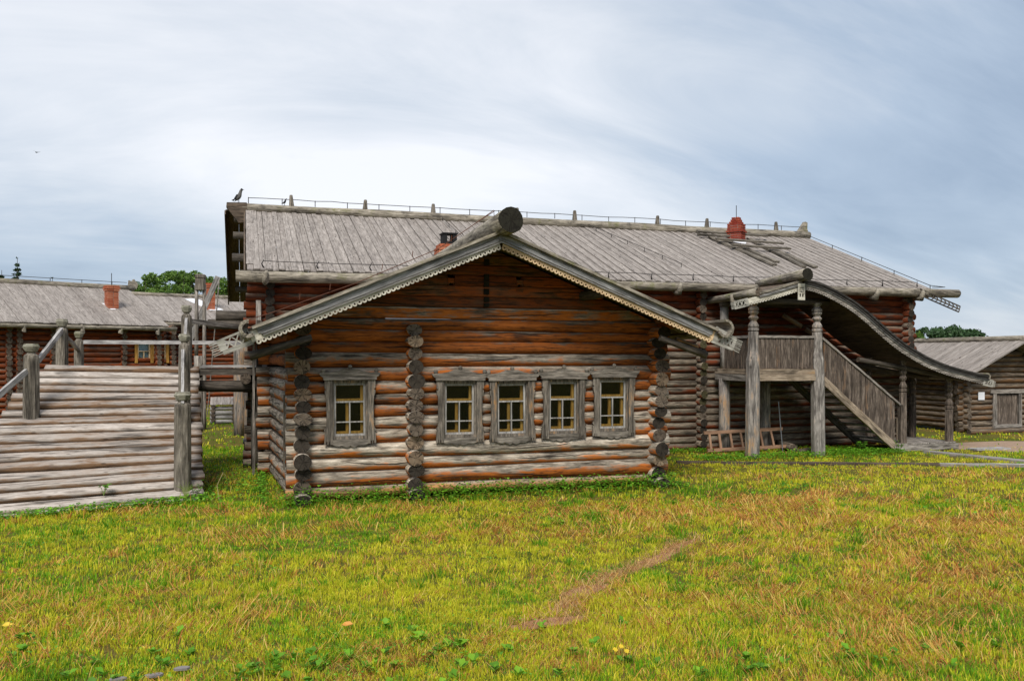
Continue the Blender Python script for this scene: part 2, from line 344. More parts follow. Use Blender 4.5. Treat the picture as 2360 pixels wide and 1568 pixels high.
class MB:
    def __init__(s):
        s.v, s.f, s.m = [], [], []

    def add(s, vs, fs, mat=0):
        o = len(s.v); s.v += [tuple(v) for v in vs]
        for f in fs:
            s.f.append([i + o for i in f]); s.m.append(mat)

    def box(s, x0, x1, y0, y1, z0, z1, mat=0, M=None):
        vs = [Vector(p) for p in ((x0, y0, z0), (x1, y0, z0), (x1, y1, z0), (x0, y1, z0), (x0, y0, z1), (x1, y0, z1), (x1, y1, z1), (x0, y1, z1))]
        if M is not None:
            vs = [M @ v for v in vs]
        s.add(vs, [(3, 2, 1, 0), (4, 5, 6, 7), (0, 1, 5, 4), (1, 2, 6, 5), (2, 3, 7, 6), (3, 0, 4, 7)], mat)

    def prism(s, poly, ext, mat=0):
        """poly: points in order; ext: vector"""
        n = len(poly); ext = Vector(ext); P = [Vector(p) for p in poly]
        nrm = Vector((0, 0, 0))
        for i in range(n):
            nrm += P[i].cross(P[(i + 1) % n])
        if nrm.dot(ext) > 0:
            P.reverse()
        vs = P + [p + ext for p in P]
        fs = [list(range(n)), list(range(2 * n - 1, n - 1, -1))]
        for i in range(n):
            j = (i + 1) % n; fs.append((i, n + i, n + j, j))
        s.add(vs, fs, mat)

    def bar(s, p0, p1, w, t, up=(0, 0, 1), mat=0):
        p0, p1 = Vector(p0), Vector(p1); L = (p1 - p0).length
        s.box(-L / 2, L / 2, -w / 2, w / 2, -t / 2, t / 2, mat, frame(p0, p1, up))

    def tube(s, pts, rads, n=8, caps=True, mat=0, capmat=None, rough=0.0, rnd=None):
        pts = [Vector(p) for p in pts]
        if not hasattr(rads, '__len__'):
            rads = [rads] * len(pts)
        base = len(s.v); prev = None
        rnd = rnd or R
        for i, p in enumerate(pts):
            d = (pts[min(i + 1, len(pts) - 1)] - pts[max(i - 1, 0)]).normalized()
            if prev is None:
                prev = d.orthogonal().normalized()
            u = (prev - d * prev.dot(d)).normalized(); prev = u; w = d.cross(u)
            for k in range(n):
                a_ = 2 * math.pi * k / n; r = rads[i] * (1 + (rnd.uniform(-rough, rough) if rough else 0))
                s.v.append(tuple(p + u * math.cos(a_) * r + w * math.sin(a_) * r))
        for i in range(len(pts) - 1):
            for k in range(n):
                a0 = base + i * n + k; a1 = base + i * n + (k + 1) % n
                s.f.append((a0, a1, a1 + n, a0 + n)); s.m.append(mat)
        if caps:
            s.f.append(list(range(base + n - 1, base - 1, -1))); s.m.append(mat if capmat is None else capmat)
            e_ = base + (len(pts) - 1) * n
            s.f.append(list(range(e_, e_ + n))); s.m.append(mat if capmat is None else capmat)

    def lathe(s, prof, n=12, mat=0, c=(0, 0), sq=0.0):
        base = len(s.v)
        for (r, z) in prof:
            for k in range(n):
                a_ = 2 * math.pi * (k + .5) / n
                s.v.append((c[0] + r * math.cos(a_), c[1] + r * math.sin(a_), z))
        for i in range(len(prof) - 1):
            for k in range(n):
                a0 = base + i * n + k; a1 = base + i * n + (k + 1) % n
                s.f.append((a0, a1, a1 + n, a0 + n)); s.m.append(mat)
        s.f.append(list(range(base + n - 1, base - 1, -1))); s.m.append(mat)
        e_ = base + (len(prof) - 1) * n
        s.f.append(list(range(e_, e_ + n))); s.m.append(mat)

    def ring(s, cx, cz, ro, ri, y0, y1, n=14, mat=0):
        base = len(s.v)
        for (r, y) in ((ro, y0), (ri, y0), (ri, y1), (ro, y1)):
            for k in range(n):
                a_ = 2 * math.pi * k / n
                s.v.append((cx + r * math.cos(a_), y, cz + r * math.sin(a_)))
        for q in range(4):
            for k in range(n):
                a0 = base + q * n + k; a1 = base + q * n + (k + 1) % n
                b0 = base + ((q + 1) % 4) * n + k; b1 = base + ((q + 1) % 4) * n + (k + 1) % n
                s.f.append((a0, b0, b1, a1)); s.m.append(mat)

    def mesh(s, name, mats, smooth=False):
        me = bpy.data.meshes.new(name)
        me.from_pydata(s.v, [], s.f)
        for m in mats:
            me.materials.append(m)
        if len(mats) > 1:
            me.polygons.foreach_set('material_index', s.m)
        if smooth:
            me.polygons.foreach_set('use_smooth', [len(f) <= 4 for f in s.f])
        me.update()
        return me


def frame(p0, p1, up=(0, 0, 1)):
    p0, p1 = Vector(p0), Vector(p1)
    x = (p1 - p0).normalized(); up = Vector(up)
    if abs(x.dot(up)) > .98:
        up = Vector((0, 1, 0)) if abs(x.y) < .9 else Vector((1, 0, 0))
    y = up.cross(x).normalized(); z = x.cross(y)
    M = Matrix((x, y, z)).transposed().to_4x4(); M.translation = (p0 + p1) / 2
    return M


def put(name, me, parent=None, M=None, **props):
    if isinstance(me, tuple):
        me = me[0].mesh(name, me[1], len(me) > 2 and me[2])
    o = bpy.data.objects.new(name, me); col.objects.link(o)
    M = M if M is not None else Matrix.Identity(4)
    if parent is not None:
        o.parent = parent; o.matrix_parent_inverse = W[parent].inverted()
    o.matrix_basis = M; W[o] = M
    for k, v in props.items():
        o[k] = v
    return o


def thing(name, loc, label, category, group=None, rz=0.0):
    o = bpy.data.objects.new(name, None); col.objects.link(o)
    o.empty_display_size = .2
    M = Matrix.Translation(Vector(loc)) @ Matrix.Rotation(rz, 4, 'Z')
    o.matrix_basis = M; W[o] = M
    o['label'] = label; o['category'] = category
    if group:
        o['group'] = group
    return o


def tag(o, label, category, group=None):
    o['label'] = label; o['category'] = category
    if group:
        o['group'] = group
    return o


def log_mesh(L, r0, r1, n=10, seg=None, wob=.02, flat=None, mats=None, oval=1.0):
    seg = seg or max(2, min(14, int(L / .45)))
    ph = [R.uniform(0, 6.28) for _ in range(8)]
    vs, fs, ms = [], [], []
    for i in range(seg + 1):
        t = i / seg; x = (t - .5) * L
        if 0 < i < seg:
            x += R.uniform(-.2, .2) * L / seg
        rr = r0 + (r1 - r0) * t
        cy = wob * .35 * math.sin(ph[0] + x * 1.3) * rr * 3; cz = wob * .35 * math.sin(ph[1] + x * 1.1) * rr * 3
        for k in range(n):
            a_ = 2 * math.pi * k / n
            r = rr * (1 + wob * math.sin(2 * a_ + ph[2] + x * .9) + wob * .8 * math.sin(3 * a_ + ph[3] - x * 1.7) + R.uniform(-wob, wob) * .5)
            z = r * math.sin(a_) * oval
            if flat is not None:
                z = min(z, rr * flat + R.uniform(-.01, .01) * rr)
            vs.append((x, cy + r * math.cos(a_), cz + z))
    for i in range(seg):
        for k in range(n):
            a0 = i * n + k; a1 = i * n + (k + 1) % n
            fs.append((a0, a1, a1 + n, a0 + n)); ms.append(0)
    fs.append(list(range(n - 1, -1, -1))); ms.append(1)
    fs.append(list(range(seg * n, (seg + 1) * n))); ms.append(1)
    me = bpy.data.meshes.new('log')
    me.from_pydata(vs, [], fs)
    for m in mats:
        me.materials.append(m)
    me.polygons.foreach_set('material_index', ms)
    me.polygons.foreach_set('use_smooth', [m == 0 for m in ms])
    me.update()
    return me


def log(name, p0, p1, r0, r1, parent, mat, n=10, seg=None, wob=.025, flat=None, end=None, up=(0, 0, 1), oval=1.0, **props):
    L = (Vector(p1) - Vector(p0)).length
    me = log_mesh(L, r0, r1, n, seg, wob, flat, (mat, end or M_end), oval)
    return put(name, me, parent, frame(p0, p1, up), **props)


def plank_mesh(L, w, t, mat, seg=1, jit=.004):
    mb = MB(); vs = []
    w0, w1 = w * R.uniform(.95, 1.03), w * R.uniform(.95, 1.03)
    for i in range(seg + 1):
        x = (i / seg - .5) * L; ww = w0 + (w1 - w0) * i / seg
        jx = R.uniform(-jit, jit) * 3 if i in (0, seg) else 0
        dz = R.uniform(-jit, jit)
        for (a_, b_) in ((-1, -1), (1, -1), (1, 1), (-1, 1)):
            vs.append((x + jx + R.uniform(-jit, jit), a_ * ww / 2 + R.uniform(-jit, jit) * .6, b_ * t / 2 + dz + R.uniform(-jit, jit) * .3))
    fs = []
    for i in range(seg):
        for k in range(4):
            a0 = i * 4 + k; a1 = i * 4 + (k + 1) % 4
            fs.append((a0, a1, a1 + 4, a0 + 4))
    fs.append((3, 2, 1, 0)); b = seg * 4; fs.append((b, b + 1, b + 2, b + 3))
    mb.add(vs, fs)
    return mb.mesh('plank', [mat])


def plank(name, p0, p1, w, t, up, parent, mat, seg=1, jit=.004, **props):
    L = (Vector(p1) - Vector(p0)).length
    return put(name, plank_mesh(L, w, t, mat, seg, jit), parent, frame(p0, p1, up), **props)

# ------------------------------------------------------------------ ground
def smooth01(t):
    t = np.clip(t, 0, 1); return t * t * (3 - 2 * t)


def gz(x, y):
    x = np.asarray(x, float); y = np.asarray(y, float)
    m = smooth01((12.4 - y) / 2.5)
    return m * (.035 * np.sin(.9 * x + 1.3) * np.sin(.8 * y + .4) + .02 * np.sin(2.3 * x + .9 * y) + .012 * np.sin(4.1 * y - 1.7 * x + 2))


def spaced(lo, hi, step, far, nfar):
    core = np.arange(lo, hi + step * .5, step)
    k = np.geomspace(step, far, nfar)
    return np.concatenate([(lo - np.cumsum(k))[::-1], core, hi + np.cumsum(k)])


gx = spaced(-12, 26, .35, 220, 16); gy = spaced(2, 16, .3, 220, 16)
GX, GY = np.meshgrid(gx, gy); GZ = gz(GX, GY)
nx, ny = len(gx), len(gy)
verts = np.stack([GX.ravel(), GY.ravel(), GZ.ravel()], 1)
idx = np.arange(nx * ny).reshape(ny, nx)
quads = np.stack([idx[:-1, :-1].ravel(), idx[:-1, 1:].ravel(), idx[1:, 1:].ravel(), idx[1:, :-1].ravel()], 1)
gm, gnt, gout = new_mat('meadow_ground')
geo = nd(gnt, 'ShaderNodeNewGeometry')
gn1 = nd(gnt, 'ShaderNodeTexNoise', {'Vector': geo.outputs['Position'], 'Scale': .55, 'Detail': 6.0, 'Roughness': .6}).outputs[0]
gn2 = nd(gnt, 'ShaderNodeTexNoise', {'Vector': geo.outputs['Position'], 'Scale': 9.0, 'Detail': 8.0, 'Roughness': .75}).outputs[0]
gn3 = nd(gnt, 'ShaderNodeTexNoise', {'Vector': geo.outputs['Position'], 'Scale': 60.0, 'Detail': 4.0, 'Roughness': .7}).outputs[0]
gc = ramp(gnt, gn2, [(.3, (.035, .05, .008)), (.5, (.085, .105, .012)), (.7, (.15, .13, .025))])
gc = mix(gnt, mrange(gnt, gn1, .4, .62), gc, ramp(gnt, gn3, [(.3, (.045, .04, .012)), (.55, (.19, .14, .035)), (.75, (.30, .20, .06))]))
gbp = nd(gnt, 'ShaderNodeBump', {'Height': gn3, 'Strength': .8, 'Distance': .03})
gbs = nd(gnt, 'ShaderNodeBsdfPrincipled', {'Base Color': gc, 'Roughness': .95, 'Normal': gbp.outputs[0], 'Specular IOR Level': .1})
gnt.links.new(gbs.outputs[0], gout.inputs[0])
me = bpy.data.meshes.new('ground'); me.from_pydata(verts.tolist(), [], quads.tolist()); me.materials.append(gm)
me.polygons.foreach_set('use_smooth', [True] * len(me.polygons))
ground = put('ground', me, kind='structure')


def sheet(name, outline, mat, dz=.006, kind='structure'):
    """an irregular patch of bare soil lying on the ground"""
    cx = sum(p[0] for p in outline) / len(outline); cy = sum(p[1] for p in outline) / len(outline)
    vs = [(cx, cy)]; n = len(outline); rings = 5
    for r in range(1, rings + 1):
        for (x, y) in outline:
            vs.append((cx + (x - cx) * r / rings, cy + (y - cy) * r / rings))
    V = [(x, y, float(gz(x, y)) + dz) for x, y in vs]
    fs = [(0, 1 + i, 1 + (i + 1) % n) for i in range(n)]
    for r in range(rings - 1):
        for i in range(n):
            a0 = 1 + r * n + i; a1 = 1 + r * n + (i + 1) % n
            fs.append((a0, a0 + n, a1 + n, a1))
    m_ = bpy.data.meshes.new(name); m_.from_pydata(V, [], fs); m_.materials.append(mat); m_.update()
    return put(name, m_, kind=kind)


def blob(cx, cy, rx, ry, ang, n=22, rough=.28):
    ph = [R.uniform(0, 6.28) for _ in range(4)]; out = []
    for i in range(n):
        t = 2 * math.pi * i / n
        r = 1 + rough * (.5 * math.sin(2 * t + ph[0]) + .4 * math.sin(3 * t + ph[1]) + .35 * math.sin(5 * t + ph[2]) + .2 * R.uniform(-1, 1))
        x, y = rx * r * math.cos(t), ry * r * math.sin(t)
        out.append((cx + x * math.cos(ang) - y * math.sin(ang), cy + x * math.sin(ang) + y * math.cos(ang)))
    return out


BARE = []          # ellipses (cx, cy, rx, ry, ang) where the turf is worn away
for (px, py, rx, ry, an) in ((1262, 1433, .36, .10, .12), (1348, 1368, .34, .13, .5), (1400, 1335, .26, .075, .6), (1440, 1318, .3, .07, .6), (1478, 1297, .26, .06, .6),
                             (1520, 1276, .42, .11, .55), (1570, 1254, .36, .07, .5), (1310, 1400, .2, .07, .5)):
    p = gp(px, py); BARE.append((p.x, p.y, rx, ry, an))
    sheet('path', blob(p.x, p.y, rx, ry, an), M_dirt)
p = gp(2325, 1030); BARE.append((p.x + 1.2, p.y, 3.0, 1.25, -.15))
sheet('yard_path', blob(p.x + 1.2, p.y, 3.0, 1.25, -.15, 30), M_gravel)

# ================================================================== FRONT LOG HOUSE
XL, XM, XR = .83, 2.53, 6.72
YF, YB = 13.35, 17.75            # axis of the front wall, back of the wing
house = thing('log_house', (3.7, YF, 0), 'front log house with carved gable and five small framed windows', 'house')
RX, RZ = 3.68, 4.10              # apex of the roof top
EL, ER = (.05, 2.60), (7.42, 2.63)
YG = 12.30                        # plane of the barge boards
sL = (RZ - EL[1]) / (RX - EL[0]); sR = (RZ - ER[1]) / (ER[0] - RX)


def roof_z(x):
    return RZ - (RX - x) * sL if x < RX else RZ - (x - RX) * sR


hs = [.166, .238, .186, .232, .207, .197, .176, .186, .186, .226, .207, .186, .176, .186]
rows = []; z = .055
for h in hs:
    rows.append((z + h / 2, h)); z += h
ZG = z
WINS = [1.545, 3.275, 4.145, 5.035, 5.935]
WZ0, WZ1 = .93, 1.86
for k, (zc, h) in enumerate(rows):
    segs = [(XL - .225 + R.uniform(-.02, .02), XR + .26 + R.uniform(-.03, .04))]
    if zc + h * .35 > WZ0 and zc - h * .35 < WZ1:
        new = []; x = segs[0][0]
        for c in WINS:
            new.append((x, c - .29)); x = c + .29
        new.append((x, segs[0][1])); segs = new
    rr = h / 2 * 1.06
    taper = .011 * (1 if k % 2 else -1)
    mat = M_logpale if k == 0 else M_log
    for (x0, x1) in segs:
        log('log', (x0, YF, zc), (x1, YF, zc), rr - taper, rr + taper, house, mat, n=14, seg=max(2, int((x1 - x0) / .3)), wob=.034)
# walls running back: their ends stand out in the corner and partition columns
zs = [.02] + [rows[i][0] + rows[i][1] / 2 for i in range(len(rows) - 1)]
for X, back, kmax in ((XL, YF + .5, 14), (XM, YF + .5, 14), (XR, YB, 14)):
    for k in range(kmax):
        h = rows[k][1]
        r_ = R.uniform(.112, .135)
        yend = YF - .27 + R.uniform(-.09, .06) - (.16 if k == 0 else 0)
        if X == XR and k == 13:
            yend -= .1
        log('log', (X + R.uniform(-.012, .012), yend, max(zs[k], .085)), (X, back, max(zs[k], .085)), r_, r_ * .95, house, M_log, n=16, wob=.012, seg=5 if back > 15 else 2, oval=min(1.0, (rows[k][1] * .52) / r_), end=R.choice((M_end, M_end, M_enddark, M_enddark, M_endtan)))
# the left flank stands a little out of square
for k in range(14):
    log('log', (.735, YF + .17, zs[k] + .1), (.53, 16.75, zs[k] + .1), .103, .1, house, M_log, n=12, seg=6, wob=.035)
    log('log', (.53, 16.75, zs[k] + .1), (.8, YB, zs[k] + .1), .1, .1, house, M_log, n=8, seg=2)
# top plates and purlin ends carrying the eaves
for (x, y0, zc, r_) in ((XL - .05, 12.62, ZG - .02, .1), (XR + .12, 12.72, ZG - .02, .105)):
    log('purlin', (x, y0, zc), (x, YB, zc), r_, r_, house, M_log, n=14)
for x, r_ in ((1.9, .08), (5.4, .08), (RX, .09)):
    log('purlin', (x, 12.45, roof_z(x) - .2), (x, YB, roof_z(x) - .2), r_, r_, house, M_dark, n=10)
# stub wall ends behind, on the left flank, and the boards nailed along it
for k in range(13):
    zc = zs[k] + .1
    log('log', (.22 + R.uniform(-.03, .03), 16.8, zc), (XL + .1, 16.8, zc), .1, .1, house, M_log, n=10, seg=1)
plank('cover_board', (.60, 13.95, .42), (.60, 13.95, 1.62), .1, .03, (-1, 0, 0), house, M_postdarkX)
plank('cover_board', (.17, 16.75, .02), (.17, 16.75, 2.55), .12, .04, (-1, 0, 0), house, M_grey)

# gable of hewn timbers
gy0, gy1 = YF - .085, YF + .06
zrow = ZG; gh = [.19, .185, .18, .175, .17, .165, .16, .16]
HOLES = ((at(1040, 632, gy0).x, 0), (at(1198, 632, gy0).x, 1))
zi = 0
while zrow < 3.92:
    h = gh[min(zi, len(gh) - 1)] * .97
    z1 = min(zrow + h, 3.95)
    xl0 = RX - (RZ - .10 - zrow) / sL; xl1 = RX - (RZ - .10 - z1) / sL
    xr0 = RX + (RZ - .10 - zrow) / sR; xr1 = RX + (RZ - .10 - z1) / sR
    d = R.uniform(-.012, .012); g = .004
    if zi == 0:
        xl0 = max(xl0, XL - .3); xr0 = min(xr0, XR + .3)
    cuts = [xl0 if True else 0]
    pieces = [(xl0, xl1, xr0, xr1)]
    holez = 3.355
    if zrow < holez + .02 < z1:                                    # the course with the two half-round smoke holes
        a_, b_ = HOLES[0][0], HOLES[1][0]
        pieces = [(xl0, xl1, a_ - .06, a_ - .06), (a_ + .06, a_ + .06, b_ - .06, b_ - .06), (b_ + .06, b_ + .06, xr0, xr1)]
    for (p0, p1, q0, q1) in pieces:
        mb = MB(); cx, cz = (p0 + q0) / 2, (zrow + z1) / 2
        yb = gy0 + d
        prof = [(yb + .012, zrow + g), (yb, zrow + .025), (yb, z1 - .025), (yb + .012, z1 - g), (gy1, z1 - g), (gy1, zrow + g)]
        vs = []
        for side, (xa, xb) in ((0, (p0, p1)), (1, (q0, q1))):
            for (yy, zz_) in prof:
                t = (zz_ - zrow) / (z1 - zrow)
                vs.append((xa + (xb - xa) * t - cx, yy, zz_ - cz))
        n = 6
        fs = [list(range(n)), list(range(2 * n - 1, n - 1, -1))] + [(i, n + i, n + (i + 1) % n, (i + 1) % n) for i in range(n)]
        mb.add(vs, fs)
        put('gable_timber', (mb, [M_gable if zi > 0 else M_log]), house, Matrix.Translation((cx, 0, cz)))
    zrow = z1; zi += 1
# fill around the half-round holes so they read as arches
for hx, _ in HOLES:
    mb = MB(); n = 10; ztop = 3.46; zb = 3.27
    pts = [(-.062, zb), (-.062, ztop), (.062, ztop), (.062, zb)] 
    arc = [(.052 * math.cos(math.pi * i / n), 3.33 + .06 * math.sin(math.pi * i / n)) for i in range(n + 1)]
    for i in range(n):
        (xa, za), (xb, zb_) = arc[i], arc[i + 1]
        mb.prism([(xa, gy0 + .005, za), (xb, gy0 + .005, zb_), (xb, gy0 + .005, ztop), (xa, gy0 + .005, ztop)], (0, .1, 0))
    mb.prism([(-.062, gy0 + .004, 3.26), (.062, gy0 + .004, 3.26), (.062, gy0 + .004, 3.33), (-.062, gy0 + .004, 3.33)], (0, .1, 0))
    put('smoke_hole_block', (mb, [M_gable]), house, Matrix.Translation((hx, 0, 0)))
# squared timber ends in a column down the middle of the gable
for (py, hpx) in ((605, 15), (640, 18), (655, 12), (672, 14), (690, 12), (703, 9), (572, 8)):
    p = at(1121, py, gy0); mb = MB(); hh = hpx * .0033
    mb.box(-.042, .042, -.028, .05, -hh, hh)
    put('timber_end', (mb, [M_butt]), house, Matrix.Translation((p.x + R.uniform(-.006, .006), gy0, p.z)))

# roof boards of the wing (running down the slope) on both sides
for side in (0, 1):
    y = YG - .02; k = 0
    while y < YB - .05:
        w = .2; lift = .012 * (k % 2)
        tip = EL if side == 0 else ER
        dirv = Vector((tip[0] - RX, 0, tip[1] - RZ)).normalized()
        nrm = Vector((dirv.z, 0, -dirv.x)); nrm = nrm if nrm.z > 0 else -nrm
        p0 = Vector((RX, y + w / 2, RZ - .03 + lift)); p1 = Vector((tip[0], y + w / 2, tip[1] - .03 + lift))
        plank('roof_board', p0, p1, w * 1.01, .035, nrm, house, M_roof if k % 3 else M_soffit)
        y += w; k += 1


def offset_strip(mb, xa, za, xb, zb, o0, o1, y0, y1, mat=0):
    d = Vector((xb - xa, 0, zb - za)).normalized(); n = Vector((-d.z, 0, d.x)); n = n if n.z < 0 else -n
    a0, b0 = Vector((xa, y0, za)), Vector((xb, y0, zb))
    mb.prism([a0 + n * o0, b0 + n * o0, b0 + n * o1, a0 + n * o1], (0, y1 - y0, 0), mat)
    return d, n


for side, (ex, ez) in ((0, (EL[0] + .09, EL[1] + .04)), (1, (ER[0] - .13, ER[1] + .05))):
    ax_, az_ = RX, RZ
    mid = Vector(((ax_ + ex) / 2, YG, (az_ + ez) / 2)); fr = frame((ax_, YG, az_), (ex, YG, ez), (0, -1, 0)); inv = fr.inverted()

    def strip_obj(name, o0, o1, y0, y1, mat, xe=0.0, xs=0.0):
        d = Vector((ex - ax_, 0, ez - az_)).normalized()
        mb = MB(); offset_strip(mb, ax_ + d.x * xs, az_ + d.z * xs, ex + d.x * xe, ez + d.z * xe, o0, o1, y0, y1)
        mb.v = [tuple(inv @ Vector(v)) for v in mb.v]
        return put(name, (mb, [mat]), house, fr)
    strip_obj('roof_edge', -.005, .040, YG - .085, YG + .04, M_roofmoss, .05)
    strip_obj('barge_board', .041, .122, YG - .03, YG + .02, M_barge, .0)
    strip_obj('moulding', .125, .139, YG - .055, YG + .0, M_barge, -.03)
    strip_obj('moulding', .143, .157, YG - .045, YG + .0, M_grey, -.04)
    strip_obj('moulding', .160, .171, YG - .05, YG + .0, M_barge, -.05)
    # pierced scallop board hung below
    d = Vector((ex - ax_, 0, ez - az_)).normalized(); n = Vector((-d.z, 0, d.x)); n = n if n.z < 0 else -n
    Ltot = Vector((ex - ax_, 0, ez - az_)).length + (.12 if side == 0 else .05)
    mb = MB(); offset_strip(mb, ax_ + d.x * .1, az_ + d.z * .1, ax_ + d.x * Ltot, az_ + d.z * Ltot, .13, .208, YG - .012, YG + .012)
    offset_strip(mb, ax_ + d.x * (Ltot - .62), az_ + d.z * (Ltot - .62), ax_ + d.x * Ltot, az_ + d.z * Ltot, .02, .15, YG - .009, YG + .009)
    t = .14; k = 0
    while t < Ltot - .02:
        c = Vector((ax_, YG, az_)) + d * t + n * .222
        mb.ring(c.x, c.z, .037, .0145, YG - .016, YG + .010)
        t += .0745
    mb.v = [tuple(inv @ Vector(v)) for v in mb.v]
    put('scalloped_trim', (mb, [M_trim if side == 0 else M_trimwarm]), house, fr)
    # pierced tail of the board: rails, lattice bars and a fringe of teeth
    mb = MB(); O = Vector((ax_, YG - .006, az_)) + d * (Ltot - .01)
    TL = .42

    def bar2(t0, o0, t1, o1, w=.016, y=0.0):
        a_ = O + d * t0 + n * (o0 - .105); b_ = O + d * t1 + n * (o1 - .105)
        e_ = (b_ - a_).normalized(); q = Vector((-e_.z, 0, e_.x)) * w / 2
        mb.prism([a_ - q + Vector((0, y, 0)), b_ - q + Vector((0, y, 0)), b_ + q + Vector((0, y, 0)), a_ + q + Vector((0, y, 0))], (0, .014, 0))
    if side == 0:
        bar2(0, .115, TL, .125, .03); bar2(0, .305, TL, .295, .062, .001)
        for i in range(3):
            t0 = .02 + i * .11
            bar2(t0, .12, t0 + .12, .28, .017, .002); bar2(t0, .28, t0 + .12, .12, .017, .004)
        bar2(.34, .2, TL + .02, .2, .15, -.001)
    else:
        bar2(0, .085, TL, .125, .055); bar2(0, .315, TL, .30, .05, .001)
        for i in range(3):
            t0 = .085 + i * .085
            bar2(t0, .11, t0 + .13, .30, .034, .002); bar2(t0, .30, t0 + .13, .11, .034, .004)
        bar2(.0, .2, .10, .2, .2, -.001); bar2(.37, .21, TL + .01, .21, .17, -.001)
    for i in range(7):
        o0 = .12 + i * .03
        bar2(TL - .01, o0, TL + .13, o0 + R.uniform(-.006, .006), .013, .003)
    mb.v = [tuple(inv @ Vector(v)) for v in mb.v]
    put('pierced_trim_tail', (mb, [M_tail]), house, fr)

# hollowed-log gutters along both eaves
def gutter(name, cx, cz, ro, ri, y0, y1, open_ang, gap, parent, mat):
    n = 14; mb = MB(); a0 = open_ang + gap / 2; a1 = open_ang + 2 * math.pi - gap / 2
    arc = [a0 + (a1 - a0) * i / n for i in range(n + 1)]
    poly = [(ro * math.cos(t), 0, ro * math.sin(t)) for t in arc] + [(ri * math.cos(t), 0, ri * math.sin(t)) for t in reversed(arc)]
    seg = 6; m_ = len(poly)
    vs = []
    for i in range(seg + 1):
        y = y0 + (y1 - y0) * i / seg
        for (x, _, zz_) in poly:
            k_ = 1 + R.uniform(-.02, .02)
            vs.append((y - (y0 + y1) / 2, -x * k_, zz_ * k_))
    fs = []
    for i in range(seg):
        for k_ in range(m_):
            q = i * m_ + k_; q1 = i * m_ + (k_ + 1) % m_
            fs.append((q, q1, q1 + m_, q + m_))
    for k_ in range(n):
        fs.append((k_, m_ - 1 - k_, m_ - 2 - k_, k_ + 1))
        b = seg * m_; fs.append((b + k_, b + k_ + 1, b + m_ - 2 - k_, b + m_ - 1 - k_))
    mb.add(vs, fs)
    return put(name, (mb, [mat]), parent, frame((cx, y0, cz), (cx, y1, cz)))


p = at(568, 757, 12.2); gutter('gutter', p.x + .02, p.z, .125, .075, 12.12, YB, math.radians(20), math.radians(130), house, M_roofmoss)
p = at(1672, 754, 12.3); gutter('gutter', p.x - .05, p.z - .02, .15, .11, 12.2, YB, math.radians(150), math.radians(120), house, M_roofmoss)
# gutter brackets (natural hooks) under each eave
for (x, zc) in ((.17, 2.33), (7.2, 2.36)):
    sgn = -1 if x < 3 else 1
    log('bracket', (x - sgn * .75, 12.55, zc + .16), (x + sgn * .1, 12.55, zc - .12), .05, .065, house, M_dark, n=8, seg=3)
p = at(1665, 790, 12.9); 
log('bracket', (6.95, 12.95, 2.5), (7.35, 12.95, 2.36), .05, .06, house, M_logpale, n=8, seg=2)
# great ridge log with its butt towards the viewer
log('ridge_log', (3.70, 11.86, 4.20), (RX, 16.9, RZ + .06), .19, .09, house, M_roofmoss, n=16, seg=7, wob=.03, end=M_butt)
# iron wire along the left slope
mb = MB(); pts = [at(575, 735, 12.2), at(620, 722, 12.2), at(820, 652, 12.3), at(1010, 573, 12.3), at(1095, 515, 12.2), at(1140, 486, 12.1)]
mb.tube(pts, .006, 5)
for (px, py) in ((690, 690), (760, 668), (880, 622), (950, 592), (1040, 556)):
    p = at(px, py, 12.24); mb.tube([p, p + Vector((.01, 0, .09))], .006, 5)
mb.tube([at(1095, 515, 12.2), at(1138, 484, 12.2), at(1139, 500, 12.2)], .006, 5)
put('lightning_wire', (mb, [M_rust]), house)

